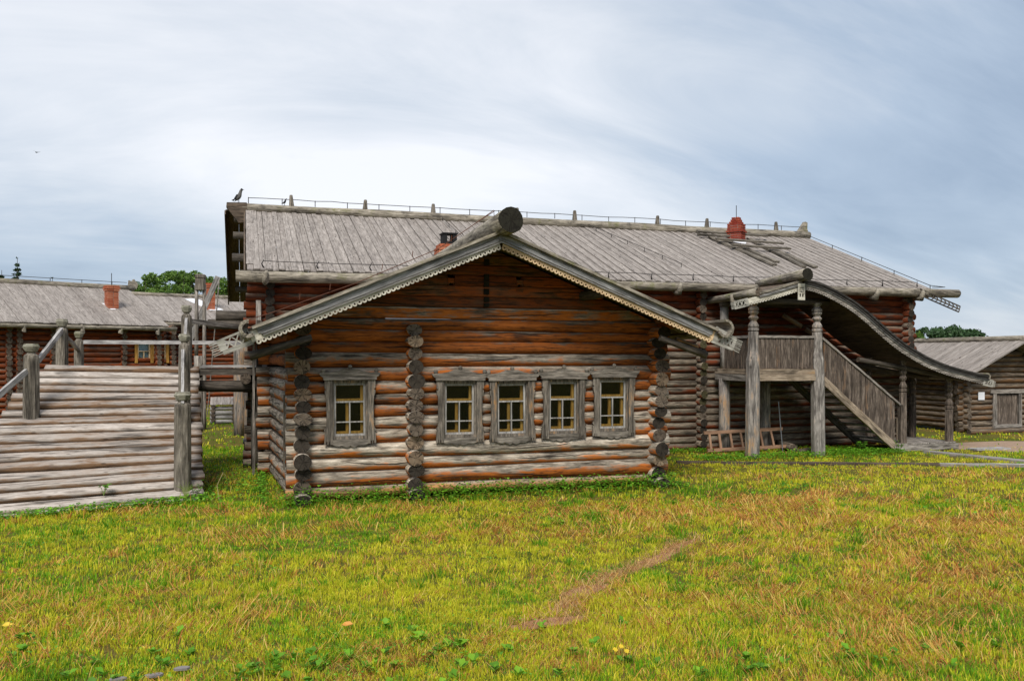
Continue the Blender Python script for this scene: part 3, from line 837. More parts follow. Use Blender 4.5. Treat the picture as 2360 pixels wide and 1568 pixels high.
# ---- windows: one prototype, five copies
def make_window_meshes():
    D = {}
    w, h = .24, .405       # half sash
    mb = MB()
    for (x0, x1, z0, z1) in ((-w - .045, -w, -h - .045, h + .045), (w, w + .045, -h - .045, h + .045), (-w, w, -h - .045, -h), (-w, w, h, h + .045)):
        mb.box(x0, x1, -.03, .045, z0, z1)
    D['window'] = mb.mesh('window', [M_case])
    # side boards with a shaped outer edge and toothed foot
    def casing(s):
        o = lambda x: s * x
        pts = [(.268, .46), (.385, .46), (.385, .33), (.355, .315), (.385, .295), (.378, .24), (.36, .19), (.355, -.22), (.365, -.27), (.395, -.31), (.37, -.335), (.385, -.36), (.39, -.52)]
        pts = pts + [(.36, -.52), (.358, -.475), (.346, -.475), (.344, -.525), (.326, -.525), (.324, -.478), (.312, -.478), (.31, -.525), (.268, -.525)]
        m = MB(); m.prism([(o(x), -.075, z_) for x, z_ in pts], (0, .035, 0))
        return m.mesh('casing', [M_case])
    D['casing_l'] = casing(-1); D['casing_r'] = casing(1)
    top = [(-.405, .462), (-.40, .49), (-.44, .52), (-.46, .548), (-.46, .566), (-.30, .57), (-.2, .588), (-.1, .625), (-.05, .628), (0, .62), (.05, .628), (.1, .625), (.2, .588), (.30, .57), (.46, .566), (.46, .548), (.44, .52), (.40, .49), (.405, .462)]
    mb = MB(); mb.prism([(x, -.088, z_) for x, z_ in top], (0, .05, 0)); mb.box(-.40, .40, -.10, -.04, .455, .475)
    D['header_board'] = mb.mesh('header_board', [M_casex])
    ap = [(-.268, -.452), (.268, -.452), (.268, -.53), (.22, -.548), (.17, -.552), (.13, -.545), (.10, -.56), (.05, -.575), (.02, -.565), (0, -.55), (-.02, -.565), (-.05, -.575), (-.10, -.56), (-.13, -.545), (-.17, -.552), (-.22, -.548), (-.268, -.53)]
    mb = MB(); mb.prism([(x, -.062, z_) for x, z_ in ap], (0, .03, 0))
    D['apron_board'] = mb.mesh('apron_board', [M_casex])
    mb = MB(); mb.lathe([(.012, -.004), (.03, .0), (.036, .018), (.03, .036), (.012, .042)], 12)
    mb.v = [(x, -z_, y) for x, y, z_ in mb.v]
    D['finial'] = mb.mesh('finial', [M_casex], True)
    mb = MB(); b = .022; y0, y1 = .005, .035
    for (x0, x1, z0, z1) in ((-w + .001, -w + b * 1.4, -h + .001, h - .001), (w - b * 1.4, w - .001, -h + .001, h - .001), (-w + b * 1.4, w - b * 1.4, -h + .001, -h + b * 1.5), (-w + b * 1.4, w - b * 1.4, h - b * 1.5, h - .001),
                             (-w + b * 1.4, w - b * 1.4, .105, .105 + b * 1.1), (-w + b * 1.4, -b * .45, -.2, -.2 + b * .8), (b * .45, w - b * 1.4, -.2, -.2 + b * .8)):
        mb.box(x0, x1, y0, y1, z0, z1)
    mb.box(-b * .45, b * .45, y0 - .002, y1, -h + b * 1.5, .105)
    D['sash'] = mb.mesh('sash', [M_sash])
    mb = MB(); y0, y1 = .05, .085                                    # the second, inner frame of bare yellow wood
    for (x0, x1, z0, z1) in ((-w - .04, -w + .04, -h - .04, h + .04), (w - .07, w + .04, -h - .04, h + .04), (-w + .04, w - .07, -h - .04, -h + .07), (-w + .04, w - .07, h - .04, h + .04),
                             (-w + .04, w - .07, .127, .165), (-.055, -.012, -h + .07, .127)):
        mb.box(x0, x1, y0, y1, z0, z1)
    D['inner_frame'] = mb.mesh('inner_frame', [M_yellow])
    panes = [(-w + .03, w - .03, .128, h - .033), (-w + .03, -.009, -.182, .104), (.009, w - .03, -.182, .104), (-w + .03, -.009, -h + .033, -.201), (.009, w - .03, -h + .033, -.201)]
    D['panes'] = []
    for (x0, x1, z0, z1) in panes:
        mb = MB(); mb.box(x0, x1, .018, .022, z0, z1); D['panes'].append(mb.mesh('pane', [M_glass]))
    return D


WD = make_window_meshes()
for i, cx in enumerate(WINS):
    zc = 1.39 + (.012, -.012, -.02, .0, .02)[i]
    M = Matrix.Translation((cx, YF - .085, zc)) @ Matrix.Rotation(R.uniform(-.008, .008), 4, 'Y')
    win = put('window', WD['window'], house, M)
    put('casing', WD['casing_l'], win, M); put('casing', WD['casing_r'], win, M)
    put('header_board', WD['header_board'], win, M); put('apron_board', WD['apron_board'], win, M)
    for (fx, fz) in ((-.40, .598), (0, .652), (.40, .598)):
        put('finial', WD['finial'], win, M @ Matrix.Translation((fx, -.04, fz)))
    put('sash', WD['sash'], win, M); put('inner_frame', WD['inner_frame'], win, M)
    for pm in WD['panes']:
        put('pane', pm, win, M)
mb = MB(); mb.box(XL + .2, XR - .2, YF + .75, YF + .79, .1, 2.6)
put('room_shade_sheet', (mb, [M_black]), house)  # added sheet behind the panes; its black paints in the unlit room
# a back wall closes the wing where it joins the long house
mb = MB(); mb.box(XL, XR, YB - .04, YB, .02, 2.8)
put('back_wall', (mb, [M_dark]), house)


# ---- chimneys, brick by brick
def chimney(parent, base, w, d, courses, mat, rz=0.0, flare=(), step=(), bh=.068, soot=0):
    ch_m = MB(); H_ = courses * bh
    full = min([c for c, g in flare if g < 0] + [courses]); ch_m.box(-w / 2 + .02, w / 2 - .02, -d / 2 + .02, d / 2 - .02, -.25, full * bh - .012)
    if full < courses:
        ch_m.box(-w / 2 + .13, w / 2 - .13, -d / 2 + .13, d / 2 - .13, full * bh - .011, H_ - .012)
    M0 = Matrix.Translation(Vector(base)) @ Matrix.Rotation(rz, 4, 'Z')
    ch = put('chimney', (ch_m, [M_mortar]), parent, M0)
    cache = {}
    for c in range(courses):
        grow = dict(flare).get(c, 0.0)
        ww, dd = w + 2 * grow, d + 2 * grow
        nb = max(2, round(ww / .21)); nd_ = max(1, round((dd - .2) / .21))
        bl = ww / nb; dl = (dd - .2) / nd_ if dd > .25 else 0
        spots = []
        for i in range(nb):
            x = -ww / 2 + bl * (i + .5)
            for yy in (-dd / 2 + .05, dd / 2 - .05):
                spots.append((x, yy, bl, .1))
        if dl:
            for i in range(nd_):
                y = -dd / 2 + .1 + dl * (i + .5)
                for xx in (-ww / 2 + .05, ww / 2 - .05):
                    spots.append((xx, y, .1, dl))
        for (x, y, bx_, by_) in spots:
            key = (round(bx_, 3), round(by_, 3))
            if key not in cache:
                m = MB(); g = .008
                m.box(-bx_ / 2 + g, bx_ / 2 - g, -by_ / 2 + (g if by_ > .11 else 0), by_ / 2 - (g if by_ > .11 else 0), -bh / 2 + g, bh / 2 - g)
                cache[key] = m.mesh('brick', [mat])
            put('brick', cache[key], ch, M0 @ Matrix.Translation((x + R.uniform(-.004, .004), y + R.uniform(-.004, .004), c * bh + bh / 2)) @ Matrix.Rotation(R.uniform(-.015, .015), 4, 'Z'))
    return ch, M0, H_


p = at(1034, 566, 17.0)
ch, M0, H_ = chimney(house, (p.x, 17.0, 3.95), .46, .4, 8, M_brickor, flare=((5, .03), (6, .03)))
mb = MB(); t = .025
for (x0, x1) in ((-.14, -.06), (.06, .14)):
    mb.box(x0, x1, -.14, -.12, 0, .2); mb.box(x0, x1, .12, .14, 0, .2)
mb.box(-.14, -.12, -.119, .119, 0, .2); mb.box(.12, .14, -.119, .119, 0, .2); mb.box(-.16, .16, -.16, .16, .2, .225)
mb.box(-.059, .059, -.14, -.12, .0, .06); mb.box(-.059, .059, .12, .14, .0, .06)
put('smoke_cap', (mb, [M_soot]), ch, M0 @ Matrix.Translation((0, 0, H_)))

# ================================================================== LONG HOUSE BEHIND
YW = 18.0; YE, ZE = 17.6, 3.92; YR_, ZR = 22.63, 5.90
XA, XB = .49, 16.2
long_house = thing('long_log_house', (8, YW, 0), 'long log house behind with wide grey board roof and pegged ridge', 'house')
slope = (ZR - ZE) / (YR_ - YE)
npitch = .166; zc = .09; k = 0
while zc < ZE - .16:
    r_ = npitch / 2 * 1.07 * R.uniform(.97, 1.05)
    for (x0, x1) in ((.02, XL + 2.0), (XR - 1.5, 10.25), (10.25, XB + .3)):
        a_ = x0 + (R.uniform(-.05, .05) if x0 < 1 else 0); b_ = x1 + (R.uniform(-.06, .06) if x1 > 15 else 0)
        if x0 < 1 and zc < 2.0 and False:
            continue
        log('log', (a_, YW, zc), (b_, YW, zc), r_, r_, long_house, M_rearlog, n=10, seg=max(4, int((b_ - a_) / .8)), wob=.03)
    for X, back in ((XA, 2.5), (10.25, .6), (XB, 9.0), (8.4, .4) if k % 40 == 99 else (None, 0)):
        if X is None:
            continue
        log('log', (X + R.uniform(-.01, .01), YW - .27 + R.uniform(-.05, .05), zc + npitch / 2), (X, YW + back, zc + npitch / 2), r_ * 1.05, r_, long_house, M_rearlog, n=10, seg=3, wob=.03, end=R.choice((M_enddark, M_endmoss, M_enddark, M_end)))
    zc += npitch; k += 1
# left gable wall and right gable wall: logs up to the slope (seen past the corners)
zc = ZE - .1
for X in (XA, XB):
    z_ = .1 + npitch * (k + .5)
    while z_ < ZR - .35:
        half = (ZR - .2 - z_) / slope
        log('log', (X, YR_ - half, z_), (X, YR_ + half, z_), .085, .085, long_house, M_rearlog, n=8, seg=4)
        z_ += npitch
    z_ = .1 + npitch
    while z_ < ZE:
        log('log', (X, YW + 2.4, z_), (X, YR_ + (YR_ - YW), z_), .085, .085, long_house, M_rearlog, n=8, seg=4)
        z_ += npitch
plank('corner_board', (.27, YW - .2, 1.9), (.27, YW - .2, 3.35), .10, .05, (0, -1, 0), long_house, M_grey)
# carrying logs on the left flank
log('purlin', (-.75, 19.6, 2.92), (XA, 19.6, 2.92), .11, .11, long_house, M_dark, n=12)
log('purlin', (-.55, 18.4, 3.05), (XA, 18.4, 3.05), .1, .1, long_house, M_dark, n=12)
for yy in (19.2, 21, 22.63, 24.5, 26.4):
    log('purlin', (-.25, yy, ZR - abs(yy - YR_) * slope - .22), (XA + .3, yy, ZR - abs(yy - YR_) * slope - .22), .09, .09, long_house, M_dark, n=8, seg=1)
# roof boards
nrmF = Vector((0, -slope, 1)).normalized(); nrmB = Vector((0, slope, 1)).normalized()
x = .05; k = 0
while x < XB + .45:
    w = .122
    lift = (.016 if k % 2 else 0) + R.uniform(-.003, .006)
    o0, o1 = R.uniform(-.02, .02), R.uniform(-.015, .015)
    plank('roof_board', (x + w / 2, YE + o1, ZE + lift), (x + w / 2 + R.uniform(-.01, .01), YR_, ZR + lift), w * .955, .03, nrmF, long_house, M_roof, seg=3, jit=.004)
    x += w; k += 1
x = -.45
while x < XB + .45:
    plank('roof_board', (x + .16, 2 * YR_ - YE, ZE), (x + .16, YR_, ZR), .315, .03, nrmB, long_house, M_soffit)
    x += .32
plank('rake_board', (.0, YE, ZE - .06), (.0, YR_, ZR - .06), .12, .03, (1, 0, 0), long_house, M_soffit)
plank('rake_board', (-.46, 2 * YR_ - YE, ZE - .06), (-.46, YR_, ZR - .06), .12, .03, (1, 0, 0), long_house, M_soffit)
# short boards patched over the left edge
yy = YE + .3
while yy < YR_ - .3:
    t_ = (yy - YE) / (YR_ - YE)
    plank('edge_shingle', (.12, yy, ZE + (ZR - ZE) * t_ + .04), (.12, yy + .42, ZE + (ZR - ZE) * (yy + .42 - YE) / (YR_ - YE) + .052), .17, .015, nrmF, long_house, M_roof, jit=.008)
    yy += .46
# ridge log with upturned left end, pegs and finial
log('ridge_log', (-.05, YR_ - .02, ZR + .07), (XB + .55, YR_ - .02, ZR + .07), .12, .13, long_house, M_roofmoss, n=12, seg=24, wob=.04)
mb = MB(); mb.prism([(-.42, 0, .17), (.06, 0, .19), (.06, 0, -.30), (-.13, 0, -.33), (-.28, 0, -.14), (-.43, 0, .06)], (0, .24, 0))
put('ridge_prow', (mb, [M_soffit]), long_house, Matrix.Translation((0, YR_ - .14, ZR)))
for px in (672, 841, 998, 1192, 1324, 1514, 1628, 1788):
    p = at(px, 500, YR_); mb = MB(); hh = .33 * R.uniform(.85, 1.05)
    mb.lathe([(.075, 0), (.072, .05), (.045, hh - .02), (.034, hh)], 6)
    put('ridge_peg', (mb, [M_postdark]), long_house, Matrix.Translation((p.x, YR_ - .02, ZR + .14)) @ Matrix.Rotation(R.uniform(-.05, .05), 4, 'Y'))
mb = MB(); mb.prism([(-.22, 0, 0), (.16, 0, 0), (.12, 0, .12), (.13, 0, .3), (.05, 0, .33), (-.02, 0, .24), (-.12, 0, .1)], (0, .14, 0))
put('ridge_finial', (mb, [M_roofmoss]), long_house, Matrix.Translation((XB + .33, YR_ - .09, ZR + .17)))


def wire(parent, pts, posts, r=.009, up=(0, 0, .14), mat=M_metal, name='safety_wire'):
    mb = MB(); mb.tube(pts, r, 5)
    for q in posts:
        mb.tube([Vector(q) - Vector(up), Vector(q) + Vector((0, 0, .015))], r * 1.15, 5)
    put(name, (mb, [mat]), parent)


pts = [Vector((.1 + 16.5 * i / 40, YR_, ZR + .34 + R.uniform(-.012, .012))) for i in range(41)]
wire(long_house, pts, pts[::2])
pts = [Vector((.35 + 16.0 * i / 30, YE + .12, ZE + .19 + R.uniform(-.012, .012))) for i in range(31)]
wire(long_house, pts, [], .008)
for q in pts[::2]:
    mb = MB(); mb.tube([q + Vector((.03, .0, -.16)), q + Vector((-.02, -.05, -.06)), q + Vector((.03, .0, .04))], [.02, .014, .006], 5)
    put('wire_hook', (mb, [M_metal]), long_house)
for (pxa, pya, pxb, pyb, nn) in ((1340, 520, 1570, 618, 6), (1020, 512, 1085, 575, 4)):
    A = on_plane(pxa, pya, (0, YE, ZE), nrmF); B = on_plane(pxb, pyb, (0, YE, ZE), nrmF)
    pts = [A.lerp(B, i / nn) + Vector((0, 0, .12)) for i in range(nn + 1)]
    wire(long_house, pts, pts, .008, (0, 0, .11))
# wire round the right edge of the roof
pts = [Vector((XB + .38, YR_ - .1 - (YR_ - YE) * i / 8, ZR + .10 - (ZR - ZE) * i / 8)) for i in range(9)] + [Vector((XB + .95, YE, ZE + .08)), Vector((XB + .5, YE - .05, ZE + .06))]
wire(long_house, pts, pts[:9:2], .009, (0, 0, .12))
# eave gutter log and hooks
log('gutter_log', (-.16, YE - .05, ZE - .115), (8.0, YE - .05, ZE - .10), .118, .10, long_house, M_roofmoss, n=12, seg=14, wob=.04, flat=.82)
log('gutter_log', (8.0, YE - .05, ZE - .10), (17.5, YE - .05, ZE - .08), .10, .115, long_house, M_roofmoss, n=12, seg=16, wob=.04, flat=.82)
for px in (612, 980, 1375, 1563, 1738, 2015, 2120):
    p = at(px, 640, YE - .1)
    mb = MB(); mb.tube([(0, .35, .05), (0, .05, -.13), (-.01, -.13, -.16), (.0, -.19, .0), (.02, -.15, .06)], [.05, .06, .065, .05, .03], 7, rough=.25)
    put('gutter_hook', (mb, [M_roofmoss], True), long_house, Matrix.Translation((p.x, YE - .03, ZE - .09)))
# pierced board at the right corner
mb = MB(); A = at(2120, 672, 17.45); B = at(2212, 712, 17.45); d = (B - A).normalized(); n_ = Vector((-d.z, 0, d.x)); L_ = (B - A).length
fr = frame(A, B, (0, -1, 0)); inv = fr.inverted()
for (o0, o1) in ((-.09, -.06), (.06, .09), (-.015, .015)):
    mb.prism([A + n_ * o0, B + n_ * o0, B + n_ * o1, A + n_ * o1], (0, .02, 0))
for i in range(11):
    t = L_ * i / 10
    for s_ in (-1, 1):
        a_ = A + d * t + n_ * .075 * s_; b_ = A + d * min(t + .08, L_)
        e_ = (b_ - a_).normalized(); q = Vector((-e_.z, 0, e_.x)) * .011
        mb.prism([a_ - q + Vector((0, .003, 0)), b_ - q + Vector((0, .003, 0)), b_ + q + Vector((0, .003, 0)), a_ + q + Vector((0, .003, 0))], (0, .014, 0))
mb.v = [tuple(inv @ Vector(v)) for v in mb.v]
put('pierced_board', (mb, [M_dark]), long_house, fr)

# brick chimney on the long roof, with the walking boards round it
P0 = (0, YE, ZE)
c0 = on_plane(1697, 553, P0, nrmF)
ch2, M0, H_ = chimney(long_house, (c0.x, c0.y, c0.z - .05), .42, .42, 11, M_brickred, rz=math.radians(40), flare=((4, .03), (8, -.045), (9, -.075), (10, -.1)), bh=.065)
mb = MB(); mb.tube([(0, 0, .5), (0, 0, H_ + .35)], .010, 6); put('lightning_rod', (mb, [M_metal]), ch2, M0)


def zb(x, y):
    return (2600 + x * .2034) * .6146, (780 + y * .2034) * .6146


for (a_, b_, w_, lift) in (((45, 525), (1340, 605), .11, .16), ((390, 668), (1620, 745), .11, .16), ((680, 780), (1755, 845), .11, .16), ((60, 560), (650, 585), .09, .12),
                           ((300, 570), (1490, 1085), .16, .06), ((480, 580), (1550, 1035), .16, .06), ((1010, 600), (2030, 1115), .15, .06), ((1330, 740), (2235, 1125), .15, .06)):
    A = on_plane(*zb(*a_), P0, nrmF) + nrmF * lift; B = on_plane(*zb(*b_), P0, nrmF) + nrmF * lift
    plank('walk_board', A, B, w_, .05, nrmF, long_house, M_postdarkX, seg=3, jit=.006)
for (a_, b_, w_) in (((620, 615), (960, 675), .22), ((880, 715), (1060, 735), .1)):
    A = on_plane(*zb(*a_), P0, nrmF) + nrmF * .05; B = on_plane(*zb(*b_), P0, nrmF) + nrmF * .05
    plank('flashing', A, B, w_, .012, nrmF, long_house, M_white)

# ================================================================== PORCH
YP, YPB = 16.3, 17.5
PXA, PXB = 10.62, 12.33
porch = thing('covered_porch', (11.5, YP, 0), 'raised wooden porch with turned posts, plank railing, stairs and swooping roof', 'porch')


def turned(z0, z1, r, low, base_r, n=8):
    """octagonal shaft from `low`, turned neck between z0 and z1"""
    h = z1 - z0
    prof = [(base_r, low), (base_r * .97, low + (z0 - low) * .5), (base_r * .95, z0 - .62 if z0 - .62 > low else low + .05), (r * 1.02, max(z0 - .42, low + .1)), (r, z0 - .02)]
    for (rr, t) in ((1, 0), (.8, .015), (.8, .03), (1.06, .045), (1.06, .12), (.8, .135), (.8, .15), (1.0, .165), (1.02, .23), (.55, .36), (.92, .44), (1.0, .47), (.92, .5), (.62, .55),
                    (1.0, .63), (1.02, .68), (.8, .69), (.8, .705), (1.04, .72), (1.04, .79), (.6, .87), (.95, .95), (1.0, 1.0)):
        prof.append((r * rr, z0 + h * t))
    return prof


for X in (PXA, PXB):
    mb = MB(); mb.lathe([(r_, z_) for r_, z_ in turned(2.76, 3.42, .112, 0, .158)], 8)
    put('turned_post', (mb, [M_post]), porch, Matrix.Translation((X, YP, 0)) @ Matrix.Rotation(R.uniform(-.012, .012), 4, 'Y'))
log('back_post', (10.66, YPB, 0), (10.66, YPB, 1.72), .135, .125, porch, M_postX, n=10, up=(0, 1, 0))
log('back_post', (11.82, YPB + .1, 0), (11.82, YPB + .1, 1.72), .135, .13, porch, M_postX, n=10, up=(0, 1, 0))
log('upper_post', (10.66, YPB, 1.9), (10.66, YPB, 3.4), .1, .1, porch, M_postX, n=8, up=(0, 1, 0))
# platform beams and floor
plank('floor_beam', (PXA + .05, YP - .02, 1.755), (PXB, YP - .02, 1.755), .145, .12, (0, -1, 0), porch, M_ochre, seg=5, jit=.008)
plank('floor_beam', (PXA + .05, YP - .015, 1.89), (PXB, YP - .015, 1.885), .115, .11, (0, -1, 0), porch, M_ochre, seg=5, jit=.008)
plank('floor_beam', (PXA - .01, YP + .1, 1.75), (PXA - .01, YPB + .25, 1.75), .145, .12, (-1, 0, 0), porch, M_grey, seg=3, jit=.008)
plank('floor_beam', (PXA - .005, YP + .1, 1.885), (PXA - .005, YPB + .25, 1.885), .115, .11, (-1, 0, 0), porch, M_ochre, seg=3, jit=.008)
for i in range(9):
    y = YP + .12 + i * .165
    plank('floor_board', (PXA + .08, y, 1.925), (12.5, y, 1.925), .16, .03, (0, 0, 1), porch, M_grey)
# railing planks
n = 25
for i in range(n):
    x = PXA + .135 + (PXB - PXA - .25) * (i + .5) / n
    plank('railing_plank', (x, YP + R.uniform(-.006, .006), 2.625), (x + R.uniform(-.004, .004), YP, 1.95), (PXB - PXA - .25) / n * .95, .022, (0, -1, 0), porch, M_boardX, jit=.003)
plank('hand_rail', (PXA + .1, YP, 2.655), (PXB, YP, 2.66), .09, .055, (0, 0, 1), porch, M_grey, seg=3)
n = 16
for i in range(n):
    y = YP + .14 + (YPB - YP - .2) * (i + .5) / n
    plank('railing_plank', (PXA - .0, y, 2.625), (PXA - .0, y, 1.95), (YPB - YP - .2) / n * .95, .022, (-1, 0, 0), porch, M_boardX, jit=.003)
plank('hand_rail', (PXA, YP + .12, 2.655), (PXA, YPB - .08, 2.655), .08, .055, (0, 0, 1), porch, M_grey, seg=2)
# stair flank
xs0, xs1 = 12.47, 14.42
zr = lambda x: 2.59 + (1.02 - 2.59) * (x - 12.46) / (14.65 - 12.46)
zs_ = lambda x: 1.64 + (.15 - 1.64) * (x - 12.49) / (14.36 - 12.49)
n = 26
for i in range(n):
    xa, xb = xs0 + (xs1 - xs0) * i / n, xs0 + (xs1 - xs0) * (i + .96) / n
    if i >= n - 1: pass
    mb = MB(); xm, zm = (xa + xb) / 2, (zr(xa) + zs_(xa)) / 2
    dy = R.uniform(-.006, .006)
    mb.prism([(xa - xm, dy, zs_(xa) - .02 - zm), (xb - xm, dy, zs_(xb) - .02 - zm), (xb - xm, dy, zr(xb) - zm), (xa - xm, dy, zr(xa) - zm)], (0, .022, 0))
    put('stair_plank', (mb, [M_board]), porch, Matrix.Translation((xm, YP - .01, zm)))
plank('stair_rail', (12.42, YP, zr(12.42) + .02), (14.66, YP, zr(14.66) + .02), .08, .045, (0, 0, 1), porch, M_grey, seg=4)
plank('stringer', (12.40, YP - .035, zs_(12.40)), (14.45, YP - .035, zs_(14.45)), .17, .06, (0, -1, 0), porch, M_ochre, seg=5, jit=.008)
plank('stringer', (12.40, YPB, zs_(12.40)), (14.45, YPB, zs_(14.45)), .17, .06, (0, -1, 0), porch, M_dark)
for i in range(10):
    t = (i + .5) / 10; x = 12.45 + 1.95 * t; z_ = 1.86 + (.2 - 1.86) * t
    plank('tread', (x, YP + .03, z_), (x, YPB, z_), .22, .035, (0, 0, 1), porch, M_grey)
# foot platform with newel and end post
plank('platform_beam', (14.34, YP - .02, .095), (16.22, YP - .02, .088), .15, .13, (0, -1, 0), porch, M_grey, seg=4, jit=.008)
plank('platform_beam', (16.12, YP + .08, .09), (16.12, YPB, .09), .15, .12, (1, 0, 0), porch, M_dark)
for i in range(9):
    x = 14.45 + i * .2
    plank('platform_board', (x, YP - .07, .19), (x, YPB + .1, .19), .195, .03, (0, 0, 1), porch, M_grey, jit=.005)
for (X, Y_, zt, r_) in ((14.68, YP + .02, 2.12, .085), (16.03, YP + .03, 1.70, .095), (14.72, YPB, 2.2, .09), (16.03, YPB, 1.75, .09), (13.2, YPB, 3.0, .1)):
    mb = MB(); z0 = max(zt - .75, .9)
    mb.lathe(turned(z0, zt, r_, .2, r_ * 1.05), 8)
    put('turned_post', (mb, [M_board]), porch, Matrix.Translation((X, Y_, 0)))
mb = MB(); mb.box(14.55, 14.66, YP - .06, YP + .05, .12, 1.1); put('newel_post', (mb, [M_board]), porch)

# swooping roof
CUR = [(10.50, 3.575), (10.85, 3.66), (11.25, 3.775), (11.60, 3.87), (11.64, 3.875), (11.90, 3.845), (12.24, 3.749), (12.62, 3.59), (13.0, 3.40), (13.4, 3.14), (13.77, 2.866), (14.10, 2.64), (14.41, 2.457), (14.97, 2.19), (15.58, 1.989), (16.21, 1.854), (16.81, 1.735)]


def curve_pts(P, step):
    out = []
    for i in range(len(P) - 1):
        p0 = P[max(i - 1, 0)]; p1 = P[i]; p2 = P[i + 1]; p3 = P[min(i + 2, len(P) - 1)]
        for k_ in range(6):
            t = k_ / 6
            out.append(tuple(.5 * ((2 * p1[j]) + (-p0[j] + p2[j]) * t + (2 * p0[j] - 5 * p1[j] + 4 * p2[j] - p3[j]) * t * t + (-p0[j] + 3 * p1[j] - 3 * p2[j] + p3[j]) * t ** 3) for j in (0, 1)))
    out.append(P[-1])
    res = [out[0]]; acc = 0
    for a_, b_ in zip(out, out[1:]):
        L_ = math.hypot(b_[0] - a_[0], b_[1] - a_[1]); d_ = step - acc
        while d_ <= L_ and L_ > 0:
            t = d_ / L_; res.append((a_[0] + (b_[0] - a_[0]) * t, a_[1] + (b_[1] - a_[1]) * t)); d_ += step
        acc = (acc + L_) % step
    return res


left = curve_pts(CUR[:4], .1); right = curve_pts(CUR[4:], .1)
YPR = 15.9
for part in (left, right):
    big = part[::2] + ([part[-1]] if len(part) % 2 == 0 else [])
    for (a_, b_) in zip(big, big[1:]):
        d = Vector((b_[0] - a_[0], 0, b_[1] - a_[1])); nn = Vector((-d.z, 0, d.x)).normalized()
        c = Vector(((a_[0] + b_[0]) / 2, 0, (a_[1] + b_[1]) / 2)) - nn * .02
        plank('porch_roof_board', (c.x, YPR + .01, c.z), (c.x, 17.85, c.z), d.length * 1.04, .03, nn, porch, M_soffit, jit=.002)


def curve_strip(pts, o0, o1, y0, y1):
    mb = MB(); vs = []; m_ = len(pts)
    for i, p_ in enumerate(pts):
        a_ = pts[max(i - 1, 0)]; b_ = pts[min(i + 1, m_ - 1)]
        d = Vector((b_[0] - a_[0], 0, b_[1] - a_[1])).normalized(); nn = Vector((d.z, 0, -d.x))
        q = Vector((p_[0], 0, p_[1]))
        for (o, y) in ((o0, y0), (o1, y0), (o1, y1), (o0, y1)):
            w_ = q + nn * o; vs.append((w_.x, y, w_.z))
    fs = []
    for i in range(m_ - 1):
        for k_ in range(4):
            a0 = i * 4 + k_; a1 = i * 4 + (k_ + 1) % 4
            fs.append((a0, a0 + 4, a1 + 4, a1))
    fs.append((0, 1, 2, 3)); b = (m_ - 1) * 4; fs.append((b + 3, b + 2, b + 1, b))
    mb.add(vs, fs); return mb


for part, ml in ((left, M_grey), (right, M_tar)):
    for (o0, o1, y0, y1, mt) in ((-.02, .022, YPR - .06, YPR + .03, M_roofmoss if part is left else M_tar), (.024, .055, YPR - .04, YPR + .0, ml), (.057, .085, YPR - .05, YPR + .0, M_barge if part is left else M_tar), (.088, .108, YPR - .035, YPR + .0, M_grey if part is left else M_barge)):
        put('barge_moulding', (curve_strip(part, o0, o1, y0, y1), [mt]), porch)
    mb = curve_strip(part, .09, .155, YPR - .014, YPR + .01)
    fine = curve_pts([p_ for p_ in (CUR[:4] if part is left else CUR[4:])], .0735)
    if part is left:      # trim runs on past the gutter to the left
        d = Vector((CUR[0][0] - CUR[1][0], 0, CUR[0][1] - CUR[1][1])).normalized()
        fine = [(CUR[0][0] + d.x * .0735 * k_, CUR[0][1] + d.z * .0735 * k_) for k_ in range(4, 0, -1)] + fine
        mb2 = curve_strip([(CUR[0][0] + d.x * .33, CUR[0][1] + d.z * .33), (CUR[0][0], CUR[0][1])], .06, .155, YPR - .0135, YPR + .01)
        mb.add(mb2.v, mb2.f)
    for i, p_ in enumerate(fine):
        a_ = fine[max(i - 1, 0)]; b_ = fine[min(i + 1, len(fine) - 1)]
        d = Vector((b_[0] - a_[0], 0, b_[1] - a_[1])).normalized(); nn = Vector((d.z, 0, -d.x))
        if nn.z > 0: nn = -nn
        c = Vector((p_[0], 0, p_[1])) + nn * .172
        mb.ring(c.x, c.z, .036, .014, YPR - .018, YPR + .008, 12)
    put('scalloped_trim', (mb, [M_trim if part is left else M_grey]), porch)


def pierced_tail(O, d, n_, L_, wid, mat, nx_, y, parent, teeth=6):
    """a board tail sawn through: rails, crossing bars, toothed end"""
    mb = MB(); O = Vector(O)

    def bar3(t0, o0, t1, o1, w_, yy):
        a_ = O + d * t0 + n_ * o0 + Vector((0, yy, 0)); b_ = O + d * t1 + n_ * o1 + Vector((0, yy, 0))
        e_ = (b_ - a_).normalized(); q = Vector((-e_.z, 0, e_.x)) * w_ / 2
        mb.prism([a_ - q, b_ - q, b_ + q, a_ + q], (0, .014, 0))
    bar3(0, 0, L_, 0, wid * .24, 0); bar3(0, wid, L_, wid, wid * .24, .001)
    bar3(0, wid * .5, L_ * .12, wid * .5, wid * .9, -.001); bar3(L_ * .86, wid * .5, L_, wid * .5, wid * .9, -.001)
    for i in range(nx_):
        t0 = L_ * (.1 + .74 * i / nx_); t1 = L_ * (.1 + .74 * (i + 1) / nx_)
        bar3(t0, 0, t1, wid, wid * .15, .002); bar3(t0, wid, t1, 0, wid * .15, .004)
    for i in range(teeth):
        o = wid * (i + .3) / (teeth - .4)
        bar3(L_ * .98, o, L_ * 1.2, o, wid * .09, .003)
    put('pierced_trim_tail', (mb, [mat]), parent)


